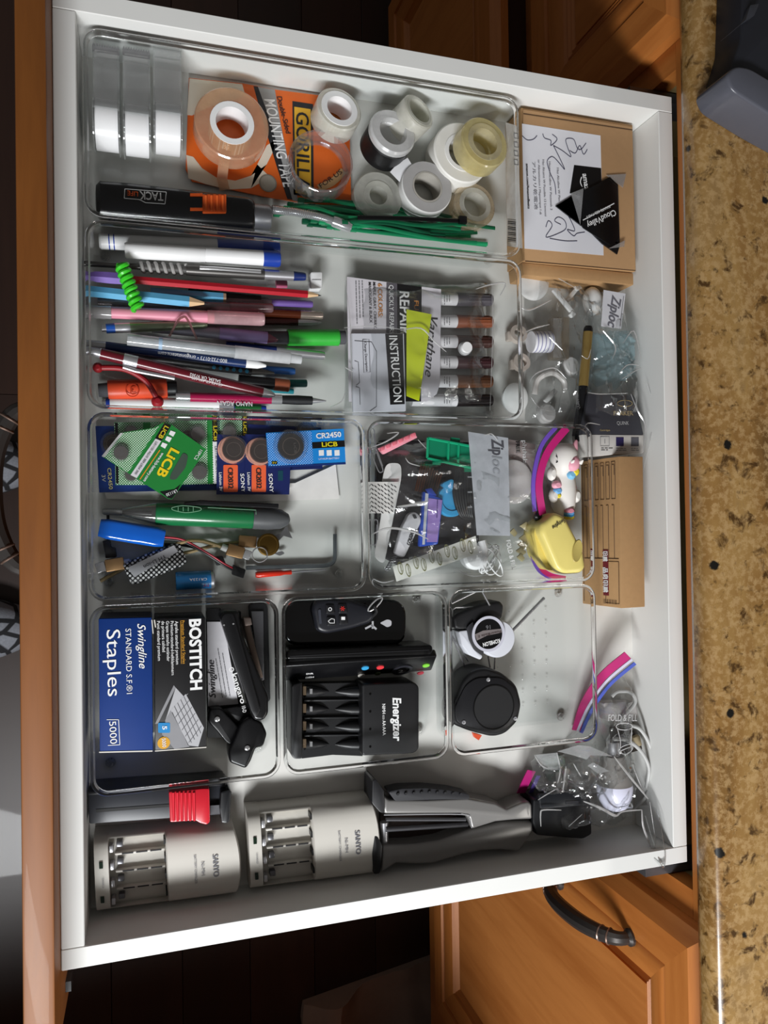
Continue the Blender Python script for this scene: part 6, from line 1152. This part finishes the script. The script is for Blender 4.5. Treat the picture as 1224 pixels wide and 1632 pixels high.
# white tubes and milky panels painting crease highlights and reflection haze onto the film
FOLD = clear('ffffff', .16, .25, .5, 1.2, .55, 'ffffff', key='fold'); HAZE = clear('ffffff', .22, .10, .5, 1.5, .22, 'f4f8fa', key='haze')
def crease_glint(t, org, sc_, pts, z, w=.0006):
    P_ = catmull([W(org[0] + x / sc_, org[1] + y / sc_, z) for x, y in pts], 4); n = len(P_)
    B().tube(P_, [w * (.22 + .62 * math.sin(math.pi * (i + .5) / n)) for i in range(n)], 6, .6).to('film_highlight', FOLD, t)
def haze(t, org, sc_, pts, z): B().slab([(org[0] + x / sc_, org[1] + y / sc_) for x, y in pts], z, z + .0004).to('film_highlight', HAZE, t)
bags = {o['label']: o for o in bpy.data.objects if o.get('category') == 'bag'}
bg_ = lambda s: next(o for l, o in bags.items() if s in l)
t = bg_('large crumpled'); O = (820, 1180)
for q, z, w in (([(190, 485), (260, 440), (350, 390)], .040, .0007), ([(215, 700), (212, 600), (235, 565), (380, 567)], .038, .0010), ([(560, 495), (630, 520), (720, 560), (820, 612), (880, 578), (1035, 565)], .042, .0016), ([(1035, 565), (1045, 690), (1090, 820), (1155, 985)], .050, .0014), ([(810, 132), (930, 285), (1085, 475)], .046, .0013), ([(480, 190), (540, 292)], .046, .0008), ([(345, 100), (372, 240), (350, 350)], .042, .0010), ([(420, 210), (395, 400)], .040, .0012), ([(165, 125), (215, 200), (270, 230)], .042, .0008), ([(440, 700), (550, 600)], .038, .0005), ([(960, 200), (1010, 330), (1060, 440)], .044, .0006), ([(1100, 500), (1130, 700), (1160, 900)], .048, .0005)): crease_glint(t, O, 5.1, q, z, w)
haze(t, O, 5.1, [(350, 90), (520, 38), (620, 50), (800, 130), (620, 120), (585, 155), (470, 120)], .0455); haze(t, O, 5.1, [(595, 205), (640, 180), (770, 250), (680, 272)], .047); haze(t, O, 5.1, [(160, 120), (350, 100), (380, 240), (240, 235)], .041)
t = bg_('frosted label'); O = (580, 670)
for q, z, w in (([(75, 1100), (180, 1050), (300, 1038), (480, 1075), (620, 1145)], .040, .0013), ([(320, 830), (460, 812), (620, 780)], .041, .0011), ([(60, 265), (220, 200), (335, 118), (225, 125)], .038, .0008), ([(520, 185), (600, 270)], .038, .0005), ([(400, 360), (440, 410), (540, 440)], .038, .0007), ([(80, 1520), (180, 1560), (290, 1540)], .034, .0007), ([(1150, 150), (1230, 130), (1290, 200)], .040, .0006), ([(900, 1440), (1050, 1500), (1250, 1470)], .036, .0006)): crease_glint(t, O, 6.04, q, z, w)
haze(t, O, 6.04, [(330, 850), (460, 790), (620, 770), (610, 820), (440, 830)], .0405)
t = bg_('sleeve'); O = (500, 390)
for q, z, w in (([(470, 465), (580, 452), (650, 520), (718, 580)], .0275, .0009), ([(165, 450), (330, 440), (480, 460)], .026, .0005), ([(880, 240), (960, 215), (1038, 210), (1010, 275)], .027, .0010), ([(170, 665), (215, 690)], .024, .0006), ([(90, 880), (150, 850), (170, 800)], .022, .0007), ([(170, 180), (200, 460), (205, 900)], .024, .0004), ([(965, 200), (970, 480), (955, 900)], .024, .0004)): crease_glint(t, O, 3.4, q, z, w)
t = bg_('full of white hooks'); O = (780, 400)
for q, z, w in (([(230, 530), (300, 500), (390, 478)], .036, .0008), ([(390, 560), (430, 600), (475, 645)], .036, .0009), ([(190, 350), (260, 385), (400, 320)], .034, .0009), ([(260, 860), (300, 800), (420, 760), (500, 830)], .036, .0007), ([(270, 950), (330, 1020), (430, 1045)], .034, .0008), ([(230, 540), (195, 620), (220, 700)], .034, .0006), ([(260, 60), (420, 160), (560, 240)], .030, .0005)): crease_glint(t, O, 4.08, q, z, w)
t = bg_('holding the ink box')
for q, z, w in (([(840, 800), (900, 740), (980, 745)], .046, .0007), ([(860, 835), (930, 790), (985, 760)], .046, .0006), ([(920, 930), (965, 1040), (1015, 1140), (1000, 1310)], .047, .0010), ([(640, 920), (720, 930), (900, 925)], .046, .0006), ([(600, 680), (640, 700), (660, 640)], .045, .0005), ([(870, 600), (940, 520), (985, 700)], .044, .0007), ([(740, 520), (820, 620), (800, 700)], .043, .0010), ([(1020, 860), (1075, 1060), (1000, 1430)], .040, .0005), ([(610, 1170), (640, 1120), (720, 1130)], .046, .0006)): crease_glint(t, (780, 400), 4.08, q, z, w)
for o in bpy.data.objects:
    if '_o' in o: del o['_o']
    if '_loc' in o: del o['_loc']
